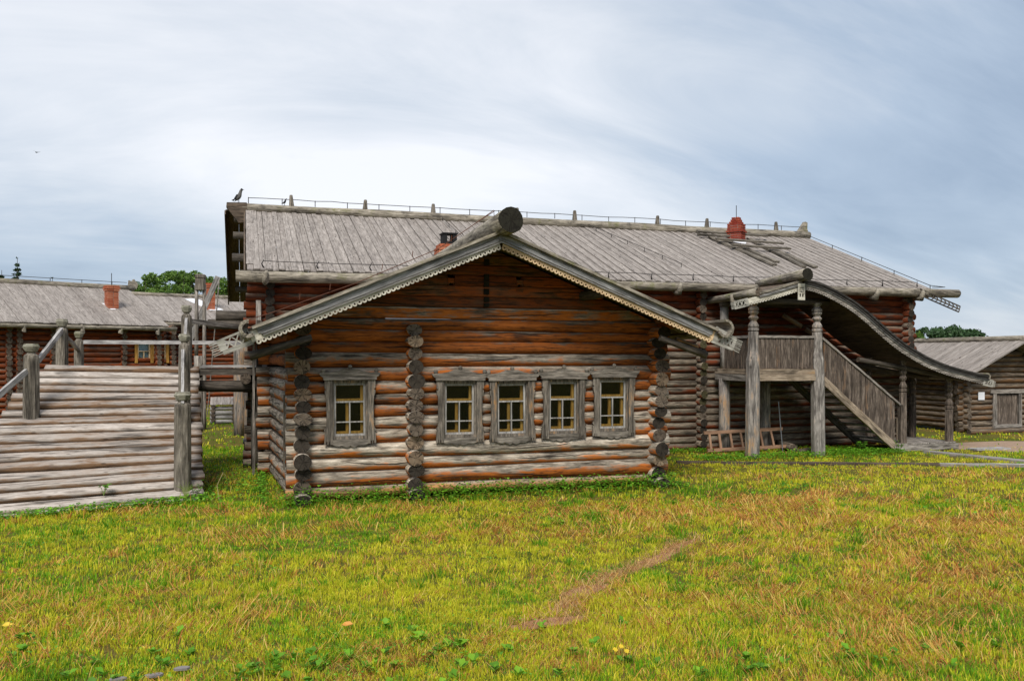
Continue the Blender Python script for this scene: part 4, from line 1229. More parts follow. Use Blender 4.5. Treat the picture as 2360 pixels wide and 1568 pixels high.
d = Vector((-1, 0, -.25)).normalized(); n_ = Vector((-d.z, 0, d.x)); n_ = n_ if n_.z < 0 else -n_
A = Vector((CUR[0][0], YPR - .02, CUR[0][1])) + d * .28 + n_ * .055
pierced_tail(A, d, n_, .36, .14, M_tail, 3, 0, porch)
d = Vector((1, 0, -.2)).normalized(); n_ = Vector((-d.z, 0, d.x)); n_ = n_ if n_.z < 0 else -n_
pierced_tail(Vector((16.62, YPR - .02, 1.70)), d, n_, .30, .14, M_tail, 3, 0, porch)
# hanging carved board at the peak
mb = MB(); c = at(1847, 655, YPR - .08)
for (x0, x1, z0, z1) in ((-.085, -.055, -.34, .02), (.055, .085, -.34, .02), (-.055, .055, -.06, .02), (-.055, .055, -.34, -.27), (-.055, .055, -.2, -.175), (-.012, .012, -.27, -.2), (-.055, .055, -.1, -.085)):
    mb.box(x0, x1, -.01, .012, z0, z1)
for i in range(7):
    a_ = math.radians(-70 + i * 23); mb.bar((0, 0, -.165), (.06 * math.sin(a_), 0, -.165 + .07 * math.cos(a_)), .012, .01, (0, -1, 0))
put('hanging_carved_board', (mb, [M_trim]), porch, Matrix.Translation((c.x, YPR - .08, c.z)))
# ridge log, gutter log with ragged hooks
c = at(1862, 640, 15.72)
log('ridge_log', (c.x - .08, 15.6, 3.995), (11.62, 17.6, 3.94), .135, .08, porch, M_roofmoss, n=12, seg=5, wob=.05, end=M_butt)
log('gutter_log', (10.5, 15.86, 3.60), (10.5, 18.6, 3.52), .095, .075, porch, M_roofmoss, n=10, seg=6, wob=.05)
for y in (16.75, 18.5):
    mb = MB(); mb.tube([(.1, 0, .0), (-.02, 0, -.13), (-.1, -.02, -.1), (-.12, -.03, .04)], [.05, .07, .06, .03], 7, rough=.3)
    put('gutter_hook', (mb, [M_roofmoss], True), porch, Matrix.Translation((10.48, y, 3.55)))
gutter('gutter', 16.72, 1.74, .1, .065, 15.88, 17.8, math.radians(140), math.radians(120), porch, M_roofmoss)
for y in (16.3, 17.4):
    log('roof_bearer', (10.5, y, 3.44), (12.6, y, 3.44), .07, .07, porch, M_dark, n=8)
    log('roof_bearer', (13.4, y, 2.15), (16.4, y, 1.68), .06, .06, porch, M_dark, n=8)
for (px, py) in ((1820, 738), (1872, 770)):
    p = at(px, py, 17.6)
    log('brace', (p.x - .18, 17.62, p.z + .13), (p.x + .2, 17.4, p.z - .15), .06, .05, porch, M_ochre, n=8, seg=2)

# ---- small things about the porch
ladder = thing('wooden_ladder', (11.2, 17.3, 0), 'pinkish wooden ladder lying on its side behind the porch posts', 'ladder')
A0, A1 = at(1621, 997, 17.3), at(1802, 987, 17.3); B0, B1 = at(1630, 1037, 17.22), at(1815, 1027, 17.22)
plank('ladder_rail', A0, A1, .07, .045, (0, -1, 0), ladder, M_pinkwood, seg=4); plank('ladder_rail', B0, B1, .07, .045, (0, -1, 0), ladder, M_pinkwood, seg=4)
for t in (.07, .19, .33, .46, .58, .71, .85):
    plank('rung', A0.lerp(A1, t), B0.lerp(B1, max(t - .02, .02)), .05, .028, (0, -1, 0), ladder, M_pinkwood)
A, B = at(1794, 925, 17.15), at(1804, 1040, 17.1)
mb = MB(); B.z = 0.0; mb.tube([A, B], .012, 8)
tag(put('metal_rod', (mb, [M_steel])), 'thin grey metal rod leaning beside the wooden ladder', 'rod')
p = at(1826, 1026, 17.0)
tag(log('cut_log', (p.x, 16.95, .1), (p.x + .25, 17.9, .1), .095, .1, None, M_rearlog, n=12, seg=3), 'cut log end lying in the dark under the porch', 'log')
tag(log('short_log', (p.x + .02, 16.8, .05), (p.x + .42, 16.95, .05), .045, .05, None, M_rearlog, n=10, seg=2), 'short stick of wood lying before the cut log', 'log')
rack = thing('wooden_rack', (14.95, 16.9, .21), 'small pale wooden frame standing at the foot of the stairs', 'frame')
for x in (14.86, 15.02):
    plank('upright', (x, 16.9, .21), (x, 16.9, .76), .035, .035, (0, -1, 0), rack, M_ochre)
for z_ in (.36, .75):
    plank('crossbar', (14.88, 16.9, z_), (15.0, 16.9, z_), .035, .03, (0, -1, 0), rack, M_ochre)


def walkway(name, label, A, B, w, n):
    root = thing(name, A, label, 'walkway')
    dirv = (B - A).normalized(); s_ = Vector((-dirv.y, dirv.x, 0))
    for i in range(n):
        o = (i - (n - 1) / 2) * w / n
        L_ = (B - A).length; t = 0
        while t < L_ - .1:
            t1 = min(L_, t + R.uniform(2.2, 3.4))
            plank('plank', A + dirv * t + s_ * o + Vector((0, 0, .025)), A + dirv * (t1 - .01) + s_ * o + Vector((0, 0, .025 + R.uniform(-.008, .008))), w / n * .96, .05, (0, 0, 1), root, (M_rail if i % 2 else M_grey) if t > 4.5 or w > .3 else M_soffit, seg=3, jit=.006)
            t = t1
    return root


walkway('plank_walkway', 'narrow grey plank walkway crossing the grass before the porch', gp(1560, 1067), gp(2400, 1075), .2, 2)
walkway('plank_walkway', 'grey plank walkway leading from the porch foot towards the shed', gp(2135, 1043), gp(2420, 1071), .34, 2)
tag(put('stepping_board', plank_mesh(1.0, .3, .04, M_rail, 2), None, Matrix.Translation(gp(2300 - 20, 1036) + Vector((0, 0, .03)))), 'short pale board lying flat on the soil near the porch platform', 'board')

# ================================================================== LOG RAMP
TLc, TRc = Vector((-3.37, 17.0, 2.05)), Vector((-.82, 17.1, 2.0))
BRc, BLc = gp(470, 1150), gp(0, 1192)
BLc = BRc + (BLc - BRc) * 1.42; BLc.z = 0
ramp_ = thing('log_ramp', (-2, 14, 0), 'wide log ramp with capped posts climbing to a raised deck', 'ramp')
NR = 17


def ramp_pt(s_, t):
    return (BLc.lerp(BRc, s_)).lerp(TLc.lerp(TRc, s_), t)


for i in range(NR + 1):
    t = i / NR
    a_ = ramp_pt(0, t) + Vector((R.uniform(-.12, .02), 0, 0)); b_ = ramp_pt(1, t) + Vector((R.uniform(-.02, .03), 0, 0))
    # hewn faces lie in the slope of the ramp
    rn = (ramp_pt(1, .5) - ramp_pt(0, .5)).cross(ramp_pt(.5, 1) - ramp_pt(.5, 0)).normalized()
    log('ramp_log', a_ + Vector((0, R.uniform(-.01, .01), -.045)), b_ + Vector((0, R.uniform(-.015, .015), -.045)), .110 * R.uniform(.92, 1.08), .110 * R.uniform(.92, 1.08), ramp_, M_ramp, n=16, seg=26, wob=.06, flat=.44, up=(rn * .6 + Vector((0, 0, .4))))
# stringer logs beneath, and rear supports
for s_ in (.08, .5, .93):
    a_, b_ = ramp_pt(s_, .02), ramp_pt(s_, 1.0)
    log('ramp_stringer', a_ + Vector((0, .12, -.16)), b_ + Vector((0, 0, -.26)), .11, .11, ramp_, M_dark, n=10)
for s_, t in ((.1, .97), (.5, .97), (.93, .97), (.06, .6), (.95, .6)):
    p = ramp_pt(s_, t)
    log('ramp_support', (p.x, p.y, 0), (p.x, p.y, p.z - .2), .12, .12, ramp_, M_postdarkX, n=10, up=(0, 1, 0))
# a row of logs closing the landing edge
for i in range(5):
    y = 17.15 + i * .24
    log('landing_log', (TLc.x + .05, y + .05, 1.93), (TRc.x + .02, y + .05, 1.93), .125, .125, ramp_, M_ramp, n=12, seg=6, flat=.32)


def ramp_post(px, Y, z0, ztop, r, tilt=0.0):
    p = at(px, 800, Y); h = ztop - z0
    M = Matrix.Translation((p.x, Y, z0)) @ Matrix.Rotation(tilt, 4, 'Y')
    mb = MB(); mb.lathe([(r * 1.05, -.05), (r * 1.03, h * .4), (r, h - .24), (r * .93, h - .19), (r * .55, h - .155), (r * .55, h - .13)], 10)
    po = put('post', (mb, [M_postdark]), ramp_, M)
    mb = MB(); mb.lathe([(r * .6, h - .135), (r * .8, h - .12), (r * 1.08, h - .045), (r * .95, h - .02), (r * .9, h)], 8)
    put('post_cap', (mb, [M_capw]), po, M)
    return Vector((p.x, Y, z0))


P1 = ramp_post(421, 14.27, 0, 1.66, .128)
P2 = ramp_post(425, 15.65, .95, 2.60, .098)
P3 = ramp_post(430, 17.1, 1.9, 3.17, .098)
P4 = ramp_post(72, 15.55, 1.2, 2.42, .118)
P5 = ramp_post(143, 17.15, 1.95, 2.89, .10)
P6 = ramp_post(182, 18.5, 1.9, 2.71, .085)
P7 = ramp_post(-110, 13.9, .1, 1.5, .12)
for A, B, w_, m_ in ((P1 + Vector((0, -.1, 1.45)), P2 + Vector((-.02, -.09, 1.35)), .10, M_rail), (P2 + Vector((0, -.05, 1.42)), P3 + Vector((0, -.09, 1.0)), .09, M_rail),
                     (P4 + Vector((.1, .0, .95)), P5 + Vector((.02, -.09, .74)), .10, M_rail), (P7 + Vector((.1, 0, 1.1)), P4 + Vector((-.04, -.1, .78)), .10, M_rail),
                     (P5 + Vector((.08, 0, .6)), P6 + Vector((0, -.07, .45)), .07, M_grey), (P6 + Vector((.08, -.07, .6)), Vector((.35, 18.45, 2.5)), .075, M_rail),
                     (P3 + Vector((.08, 0, .98)), Vector((-.05, 18.3, 2.82)), .09, M_grey)):
    side_ = (B - A).cross(Vector((0, 0, 1))).normalized()
    plank('rail', A, B, w_, .045, side_, ramp_, m_, seg=3, jit=.006)
# bridge from the landing to the house
for i in range(7):
    y = 17.12 + i * .19
    plank('bridge_board', (-.8, y, 2.02), (.42, y, 2.03), .185, .035, (0, 0, 1), ramp_, M_rail, jit=.006)
plank('bridge_beam', (-.82, 17.1, 1.93), (.3, 17.1, 1.93), .13, .1, (0, -1, 0), ramp_, M_dark)
log('bridge_log', (-.84, 17.2, 1.66), (.32, 17.2, 1.64), .105, .115, ramp_, M_dark, n=12)
p = at(566, 872, 17.0); log('bridge_log', (p.x, 16.98, p.z), (p.x, 18.4, p.z), .1, .1, ramp_, M_dark, n=12)
for (px, py, r_) in ((590, 1078, .1), (578, 1052, .085)):
    p = gp(px, py); log('bridge_post', (p.x, p.y, 0), (p.x, p.y, 2.0), r_, r_, ramp_, M_postdarkX, n=10, up=(0, 1, 0))
p = at(597, 900, 17.05); plank('door_jamb', (p.x, 17.05, .4), (p.x, 17.05, 2.9), .1, .06, (0, -1, 0), ramp_, M_dark)
# posts of the gallery on the far side of the passage
for (px, py, r_) in ((553, 1003, .17), (575, 1040, .12)):
    p = gp(px, py); log('gallery_post', (p.x, p.y, 0), (p.x, p.y, 2.6), r_, r_, long_house, M_postX, n=10, up=(0, 1, 0))
bench = thing('small_bench', gp(577, 1062), 'small dark wooden bench between the posts under the bridge', 'bench')
p = gp(577, 1062)
plank('seat', (p.x - .05, p.y - .3, .42), (p.x - .05, p.y + .5, .42), .2, .04, (0, 0, 1), bench, M_grey)
for y in (-.25, .45):
    plank('leg', (p.x - .05, p.y + y, 0), (p.x - .05, p.y + y, .4), .16, .035, (0, 1, 0), bench, M_dark)

# ---- well sweep and well box in the yard behind
wb = gp(462, 990)
sweep = thing('well_sweep', wb, 'tall forked well sweep post with slanting pole behind the ramp', 'well sweep')
k = wb.length / 26.0
dpp = (wb.x * math.sin(TH) + wb.y * math.cos(TH)) / FOC
for s_ in (-1, 1):
    log('prong', (wb.x + s_ * 8.5 * dpp, wb.y, 0 if s_ > 0 else 2.2), (wb.x + s_ * 8.5 * dpp, wb.y, EYE + (PHY - 655) * dpp), 4.4 * dpp, 4.2 * dpp, sweep, M_grey, n=10, up=(0, 1, 0))
log('post_foot', (wb.x - 4 * dpp, wb.y + .02, 0), (wb.x - 4 * dpp, wb.y + .02, 2.25), 11 * dpp, 10 * dpp, sweep, M_grey, n=10, up=(0, 1, 0))
mb = MB(); ztop = EYE + (PHY - 632) * dpp; zb0 = EYE + (PHY - 668) * dpp
mb.lathe([(12 * dpp, zb0), (12 * dpp, ztop - 10 * dpp), (10.5 * dpp, ztop - 9.5 * dpp), (13 * dpp, ztop - 8 * dpp), (13 * dpp, ztop - 2 * dpp), (10 * dpp, ztop)], 10)
put('post_head', (mb, [M_postdark]), sweep, Matrix.Translation((wb.x, wb.y, 0)))
A, B = at(503, 637, wb.y - .1), at(434, 790, wb.y + .2)
plank('sweep_pole', A, B, .17, .13, (0, -1, 0), sweep, M_rail, seg=4, jit=.01)
mb = MB(); A2, B2 = at(505, 648, wb.y - .5), at(478, 955, wb.y - .2); mb.tube([A2, B2], .018, 6)
put('dipping_pole', (mb, [M_grey]), sweep)
q = gp(515, 976)
well = thing('well_box', q, 'small grey log well box with pitched board lid', 'well')
for k in range(4):
    z_ = .08 + k * .145
    log('box_log', (q.x - .42, q.y, z_), (q.x + .42, q.y, z_), .07, .07, well, M_rail, n=8, seg=2)
    log('box_log', (q.x - .33, q.y - .12, z_ + .07), (q.x - .33, q.y + .8, z_ + .07), .07, .07, well, M_rail, n=8, seg=2)
    log('box_log', (q.x + .33, q.y - .12, z_ + .07), (q.x + .33, q.y + .8, z_ + .07), .07, .07, well, M_rail, n=8, seg=2)
for i in range(8):
    x = q.x - .42 + .84 * (i + .5) / 8
    plank('lid_board', (x, q.y - .14, .64), (x, q.y + .5, .86), .1, .025, (0, -.35, 1), well, M_roof)


# ================================================================== OTHER LOG BUILDINGS
def far_house(root, M, L, D, ze, rise, ov, mat, pitch, cols=(), cuts=(), over_l=.5, over_r=.5, boardw=.24, roof=M_roof, front_ov=.5):
    """local frame: x along the front wall, y back, z up; origin at the front left corner of the walls"""
    def P(x, y, z_): return M @ Vector((x, y, z_))
    upv = M.to_3x3() @ Vector((0, 0, 1))
    z_ = pitch * .5; k = 0
    while z_ < ze - .05:
        segs = [(-.25, L + .25)]
        for (c0, c1, zz0, zz1) in cuts:
            if zz0 < z_ < zz1:
                new = []
                for (s0, s1) in segs:
                    if s0 < c0 and s1 > c1:
                        new += [(s0, c0), (c1, s1)]
                    else:
                        new.append((s0, s1))
                segs = new
        r_ = pitch * .53
        for (s0, s1) in segs:
            log('log', P(s0, 0, z_), P(s1, 0, z_), r_, r_, root, mat, n=8, seg=max(2, int((s1 - s0) / .9)), wob=.03)
        for c in (0, L):
            log('log', P(c, -.25 + R.uniform(-.05, .05), z_ + pitch / 2), P(c, D * 2 - ov * 2 + .2, z_ + pitch / 2), r_, r_, root, mat, n=8, seg=4, wob=.03)
        for c in cols:
            log('log', P(c, -.22 + R.uniform(-.05, .05), z_ + pitch / 2), P(c, .3, z_ + pitch / 2), r_, r_, root, mat, n=8, seg=1, wob=.03)
        z_ += pitch; k += 1
    dd = D - ov
    zt = ze
    while zt < ze + rise - .25:
        half = (ze + rise - .1 - zt) / rise * D
        for c in (0, L):
            log('gable_log', P(c, dd - half + .12, zt), P(c, dd + half - .12, zt), pitch * .52, pitch * .52, root, mat, n=8, seg=2, wob=.03)
        zt += pitch
    nf = M.to_3x3() @ Vector((0, -rise / D, 1)).normalized(); nb_ = M.to_3x3() @ Vector((0, rise / D, 1)).normalized()
    x = -over_l; k = 0
    while x < L + over_r - boardw * .5:
        lf = .014 * (k % 2) + R.uniform(0, .006)
        plank('roof_board', P(x + boardw / 2, -ov, ze + lf), P(x + boardw / 2, dd, ze + rise + lf), boardw * .98, .03, nf, root, roof, seg=2)
        plank('roof_board', P(x + boardw / 2, 2 * dd + ov, ze), P(x + boardw / 2, dd, ze + rise), boardw * 1.0, .03, nb_, root, roof)
        x += boardw; k += 1
    log('ridge_log', P(-over_l - .1, dd, ze + rise + .06), P(L + over_r + .15, dd, ze + rise + .06), .11, .13, root, M_roofmoss, n=10, seg=8, wob=.04)
    log('gutter_log', P(-over_l - .2, -ov, ze - .1), P(L + over_r + .2, -ov, ze - .1), .095, .095, root, M_roofmoss, n=8, seg=8, wob=.04, flat=.7)


# the house behind the ramp on the left
phi = math.radians(27.0); dirv = Vector((math.cos(phi), math.sin(phi), 0)); per = Vector((-math.sin(phi), math.cos(phi), 0))
Eav = Vector((-2.77, 36.5, 0)); LB = 11.0
O = Eav - dirv * (LB + .35) + per * .55
MB_ = Matrix.Translation(O) @ Matrix.Rotation(phi, 4, 'Z')
hb = thing('log_house', O, 'reddish log house with grey board roof and orange chimney behind the ramp', 'house', rz=phi)


def loc_of(M, px, py, yl=0.0):
    """local coordinates of the point on the front wall plane seen at a pixel"""
    nrm = M.to_3x3() @ Vector((0, 1, 0)); return M.inverted() @ on_plane(px, py, M @ Vector((0, yl, 0)), nrm)


wins = []
for px in (330, 366):
    c = loc_of(MB_, px, 808); wins.append(c)
cutsB = [(c.x - .24, c.x + .24, c.z - .33, c.z + .33) for c in wins]
colsB = [loc_of(MB_, px, 800).x for px in (283, 120, 395, 42, 18)]
far_house(hb, MB_, LB, 4.3, 3.43, 1.7, .55, M_farlog, .2, colsB, cutsB, .5, .35)
for c in wins:
    Mw = MB_ @ Matrix.Translation((c.x, -.06, c.z))
    mb = MB()
    for (x0, x1, z0, z1) in ((-.24, -.2, -.33, .33), (.2, .24, -.33, .33), (-.2, .2, -.33, -.29), (-.2, .2, .29, .33), (-.2, .2, -.03, .0), (-.015, .015, -.29, -.031)):
        mb.box(x0, x1, -.02, .06, z0, z1)
    wn = put('window', (mb, [M_trimwarm]), hb, Mw)
    for s_ in (-1, 1):
        mb = MB(); mb.box(s_ * .31 - .055, s_ * .31 + .055, -.06, -.03, -.48, .36); put('casing', (mb, [M_yellow]), wn, Mw)
    mb = MB(); mb.box(-.2, .2, .02, .026, -.29, .29); put('pane', (mb, [M_glass]), wn, Mw)
    mb = MB(); mb.box(-.23, .23, .1, .11, -.32, .32); put('curtain', (mb, [M_curtain]), wn, Mw)
nB = MB_.to_3x3() @ Vector((0, -1.7 / 4.3, 1)).normalized()
c = on_plane(257, 708, MB_ @ Vector((0, -.55, 3.43)), nB)
chb, M0, H_ = chimney(hb, (c.x, c.y, c.z - .1), .42, .42, 13, M_brickor, rz=phi, flare=((10, .03), (11, .05), (12, .03)), bh=.075)
mb = MB(); mb.tube([(0, 0, .9), (0, 0, H_ + .5)], .014, 5); put('lightning_rod', (mb, [M_metal]), chb, M0)
plank('flashing', on_plane(240, 700, MB_ @ Vector((0, -.55, 3.43)), nB) + nB * .03, on_plane(262, 714, MB_ @ Vector((0, -.55, 3.43)), nB) + nB * .03, .2, .01, nB, hb, M_white)
pts = [MB_ @ Vector((x, 3.75, 3.43 + 1.7 + .3)) for x in np.linspace(-.3, LB + .2, 20)]
wire(hb, pts, pts[::2], .012)
# roof finial of that house
mb = MB(); mb.prism([(-.25, 0, 0), (.2, 0, 0), (.28, 0, .2), (.1, 0, .42), (0, 0, .3), (-.1, 0, .36), (-.12, 0, .15)], (0, .14, 0))
put('ridge_finial', (mb, [M_roofmoss]), hb, MB_ @ Matrix.Translation((LB + .4, 3.7, 3.43 + 1.75)))
for px in (55, 190, 278, 363, 440, 488):
    c = loc_of(MB_, px, 760, -.6)
    mb = MB(); mb.tube([(0, .1, .1), (0, -.02, -.16), (-.0, -.12, -.18), (.0, -.16, .0)], [.05, .07, .06, .03], 6, rough=.3)
    if 0 < c.x < LB + .6:
        put('gutter_hook', (mb, [M_roofmoss]), hb, MB_ @ Matrix.Translation((c.x, -.58, 3.3)))

# a second house further right
phi2 = math.radians(20.0)
Ec = at(415, 741, 41.0); Oc = Vector((Ec.x, Ec.y, 0)) + Vector((math.cos(phi2), math.sin(phi2), 0)) * .5 + Vector((-math.sin(phi2), math.cos(phi2), 0)) * .55
MC_ = Matrix.Translation(Oc) @ Matrix.Rotation(phi2, 4, 'Z')
hc = thing('log_house', Oc, 'far log house whose roof carries a white sheet beside the well sweep', 'house', rz=phi2)
zec = Ec.z
far_house(hc, MC_, 7.5, 4.6, zec, 1.42, .55, M_farlog, .2, (2.4,), (), 1.5, .5)
nC = MC_.to_3x3() @ Vector((0, -1.42 / 4.6, 1)).normalized(); PC = MC_ @ Vector((0, -.55, zec))
plank('white_roof_sheet', on_plane(440, 690, PC, nC) + nC * .04, on_plane(500, 716, PC, nC) + nC * .04, .7, .015, nC, hc, M_white)
c = on_plane(483, 712, PC, nC)
chimney(hc, (c.x, c.y, c.z - .1), .42, .42, 17, M_brickor, rz=phi2, flare=((14, .03), (15, .05)), bh=.08)

# ---- the shed on the right
shx, shy = 20.15, 20.0
shed = thing('log_shed', (shx, shy, 0), 'grey log shed with plank door beyond the porch stairs', 'shed')
SL, SD, sze, srise, spx = 3.3, 4.2, 1.78, .92, .158
dz0 = at(2290, 940, shy).x; dz1 = at(2342, 940, shy).x; zd0, zd1 = at(2300, 978, shy).z, at(2300, 908, shy).z
z_ = .09
while z_ < sze - .02:
    r_ = spx * .53
    segs = [(shx - .25, shx + SL + .2)]
    if zd0 - .05 < z_ < zd1 + .1:
        segs = [(shx - .25, dz0 - .05), (dz1 + .05, shx + SL + .2)]
    for (a_, b_) in segs:
        log('log', (a_ + R.uniform(-.04, .04), shy, z_), (b_, shy, z_), r_, r_, shed, M_shedlog, n=10, seg=5, wob=.045)
    for X in (shx, shx + SL):
        log('log', (X, shy - .22 + R.uniform(-.05, .05), z_ + spx / 2), (X, shy + SD + .2, z_ + spx / 2), r_, r_, shed, M_shedlog, n=10, seg=5, wob=.045)
    z_ += spx
rxs = shx + SL / 2; k = 0
while z_ < sze + srise - .1:
    half = (sze + srise - .16 - z_) / srise * (SL / 2 + .35)
    for y in (shy, shy + SD):
        log('gable_log', (rxs - half, y, z_), (rxs + half, y, z_), spx * .53, spx * .53, shed, M_shedlog, n=10, seg=4, wob=.04)
    z_ += spx
for s_ in (-1, 1):
    ev = Vector((rxs + s_ * (SL / 2 + .45), 0, sze - .08)); nn = Vector((s_ * (sze + srise - ev.z), 0, SL / 2 + .45)).normalized()
    y = shy - .75; k = 0
    while y < shy + SD + .5:
        lf = .012 * (k % 2)
        plank('roof_board', (ev.x, y + .1, ev.z + lf), (rxs, y + .1, sze + srise + lf), .198, .035, nn, shed, M_roof, seg=2)
        y += .2; k += 1
log('ridge_log', (rxs, shy - .95, sze + srise + .05), (rxs, shy + SD + .6, sze + srise + .05), .1, .09, shed, M_roofmoss, n=10, seg=6)
log('sill_beam', (shx - .35, shy - .55, .06), (shx + 6, shy - .55, .06), .085, .085, shed, M_shedlog, n=10, seg=6)
mb = MB(); mb.box(dz0, dz1, shy - .02, shy + .03, zd0, zd1)
# planked door with heavy frame
wdt = dz1 - dz0
door = put('door', (mb, [M_dark]), shed)
for i in range(4):
    x = dz0 + wdt * (i + .5) / 4
    plank('door_plank', (x, shy - .035, zd0 + .02), (x, shy - .035, zd1 - .02), wdt / 4 * .97, .025, (0, -1, 0), door, M_boardX)
for (A, B) in (((dz0 - .05, zd0 - .1), (dz0 - .05, zd1 + .04)), ((dz1 + .05, zd0 - .1), (dz1 + .05, zd1 + .04))):
    plank('door_jamb', (A[0], shy - .06, A[1]), (B[0], shy - .06, B[1]), .13, .1, (0, -1, 0), shed, M_grey, seg=2, jit=.008)
plank('door_lintel', (dz0 - .2, shy - .07, zd1 + .09), (dz1 + .2, shy - .07, zd1 + .09), .12, .1, (0, -1, 0), shed, M_grey, seg=3, jit=.008)
plank('door_sill', (dz0 - .1, shy - .075, zd0 - .03), (dz1 + .1, shy - .075, zd0 - .03), .1, .1, (0, -1, 0), shed, M_grey, seg=2)
c = at(2263, 912, shy - .12)
mb = MB(); mb.box(-.115, .115, -.008, .008, -.115, .115)
tag(put('notice', (mb, [M_white]), None, Matrix.Translation((c.x, shy - .1, c.z))), 'blank white square notice nailed to the grey log shed', 'notice')

# ================================================================== TREES
def leaf_cloud(name, centers, radii, n, size, cols, seed, squash=.8, droop=0.0):
    g = np.random.default_rng(seed)
    centers = np.array(centers, float); radii = np.array(radii, float)
    w = radii ** 2; idx = g.choice(len(radii), n, p=w / w.sum())
    u = g.normal(size=(n, 3)); u /= np.linalg.norm(u, axis=1)[:, None]
    rr = g.uniform(.35, 1, n) ** .5
    P = centers[idx] + u * (radii[idx] * rr)[:, None] * np.array([1, 1, squash])
    a1 = g.normal(size=(n, 3)); a1 /= np.linalg.norm(a1, axis=1)[:, None]
    a1[:, 2] -= droop; a2 = np.cross(a1, g.normal(size=(n, 3))); a2 /= np.linalg.norm(a2, axis=1)[:, None] + 1e-6
    sz = size * g.uniform(.55, 1.3, n)[:, None]
    V = np.empty((n, 4, 3)); V[:, 0] = P - a1 * sz; V[:, 1] = P + a2 * sz * .5; V[:, 2] = P + a1 * sz; V[:, 3] = P - a2 * sz * .5
    F = np.arange(n * 4).reshape(n, 4)
    me = bpy.data.meshes.new(name); me.vertices.add(n * 4); me.vertices.foreach_set('co', V.ravel())
    me.loops.add(n * 4); me.loops.foreach_set('vertex_index', F.ravel().astype(np.int32))
    me.polygons.add(n); me.polygons.foreach_set('loop_start', np.arange(0, n * 4, 4, dtype=np.int32)); me.polygons.foreach_set('loop_total', np.full(n, 4, np.int32))
    me.update(calc_edges=True); me.validate()
    at_ = me.attributes.new('tint', 'FLOAT_COLOR', 'POINT')
    base = np.array(cols)[g.integers(0, len(cols), n)] * g.uniform(.7, 1.3, n)[:, None]
    C_ = np.ones((n, 4, 4)); C_[:, :, :3] = base[:, None, :]
    at_.data.foreach_set('color', C_.ravel()); me.materials.append(M_leaf)
    return me


GREENS = [(.10, .19, .03), (.13, .23, .04), (.07, .14, .025), (.16, .25, .05)]


def broad_tree(label, base, h, w, seed, group, leafn=3800, size=.15, cols=GREENS, shape=1.0):
    g = random.Random(seed); b = Vector(base)
    t = thing('birch_tree' if shape > 1.2 else 'leafy_tree', b, label, 'tree', group)
    mb = MB(); tops = []
    mb.tube([b, b + Vector((g.uniform(-.1, .1), 0, h * .45)), b + Vector((g.uniform(-.2, .2), 0, h * .93))], [.03 * h * .5, .02 * h * .5, .01], 7)
    cs, rs = [], []
    n = 40
    for i in range(n):
        f = g.uniform(.3, .97); zz_ = h * f
        prof = math.sin(math.pi * min(1, (1.06 - f) * 1.25) ** .8) if shape > 1.2 else math.sqrt(max(.03, 1 - ((f - .55) / .47) ** 2))
        r_ = w * prof * g.uniform(.55, 1.0); a_ = g.uniform(0, 6.28)
        c = b + Vector((math.cos(a_) * r_, math.sin(a_) * r_, zz_))
        mb.tube([b + Vector((0, 0, zz_ * .7)), c], [.02 * h * .15, .008], 4, caps=False)
        cs.append(tuple(c)); rs.append(w * g.uniform(.13, .30))
    cs.append((b.x, b.y, b.z + h * .96)); rs.append(w * .16)
    put('trunk', (mb, [M_bark]), t)
    put('crown', leaf_cloud('crown', cs, rs, leafn, size, cols, seed, .85), t)
    return t


def spruce(label, base, h, w, seed, group):
    g = np.random.default_rng(seed); b = Vector(base)
    t = thing('spruce_tree', b, label, 'tree', group)
    mb = MB(); mb.tube([b, b + Vector((0, 0, h))], [h * .018, .015], 7); put('trunk', (mb, [M_bark]), t)
    cs, rs = [], []
    for i in range(26):
        f = i / 26; zz_ = h * (.12 + .86 * f); r_ = w * (1 - f) ** .9 + .06
        nb = 7 if f < .7 else 5
        for k in range(nb):
            a_ = g.uniform(0, 6.28)
            for q in (.35, .7, 1.0):
                cs.append((b.x + math.cos(a_) * r_ * q * g.uniform(.8, 1.1), b.y + math.sin(a_) * r_ * q, b.z + zz_ - r_ * .28 * q)); rs.append(.09 + .10 * r_)
    cs.append((b.x, b.y, b.z + h)); rs.append(.07)
    put('crown', leaf_cloud('crown', cs, rs, 5200, .13, [(.018, .042, .016), (.026, .055, .02), (.035, .065, .022)], seed, .6, .3), t)


def ground_at(px, dist):
    r = ray(px, PHY); p_ = Vector((r.x, r.y, 0)) * dist; return p_


def tree_px(px, ytop, dist):
    return ground_at(px, dist), EYE + (PHY - ytop) / FOC * dist


for lab, px, yt, ds, w in (('tall dark spruce top above the left roof', 40, 594, 62, 1.25), ('spruce at the left edge of the picture above the roof', 4, 622, 62, 1.5), ('thin tip of a small spruce showing over the left ridge', 121, 640, 66, .55)):
    b, h = tree_px(px, yt, ds); spruce(lab, b, h, w, int(px) + 3, 'spruces beyond the left house')
for lab, px, yt, ds, w, sh in (('leftmost birch of the clump above the left roof', 334, 628, 58, 1.5, 1.3), ('rounded birch second from left in the clump above the roof', 368, 632, 60, 1.5, 1.3),
                               ('birch in the middle of the clump over the left roof', 392, 624, 59, 1.6, 1.3), ('tallest birch right of the middle of the clump over the roof', 420, 619, 57, 1.7, 1.3), ('birch just left of the well sweep post top', 448, 627, 60, 1.6, 1.3),
                               ('birch just right of the slanting well pole', 514, 634, 59, 1.5, 1.3), ('small birch between the well post and the tall house', 486, 632, 61, 1.4, 1.3)):
    b, h = tree_px(px, yt, ds); broad_tree(lab, b, h, w, int(px), 'birches beyond the left houses', 6500, .10, shape=sh)
DARKG = [(.05, .10, .04), (.065, .125, .045), (.04, .08, .03)]
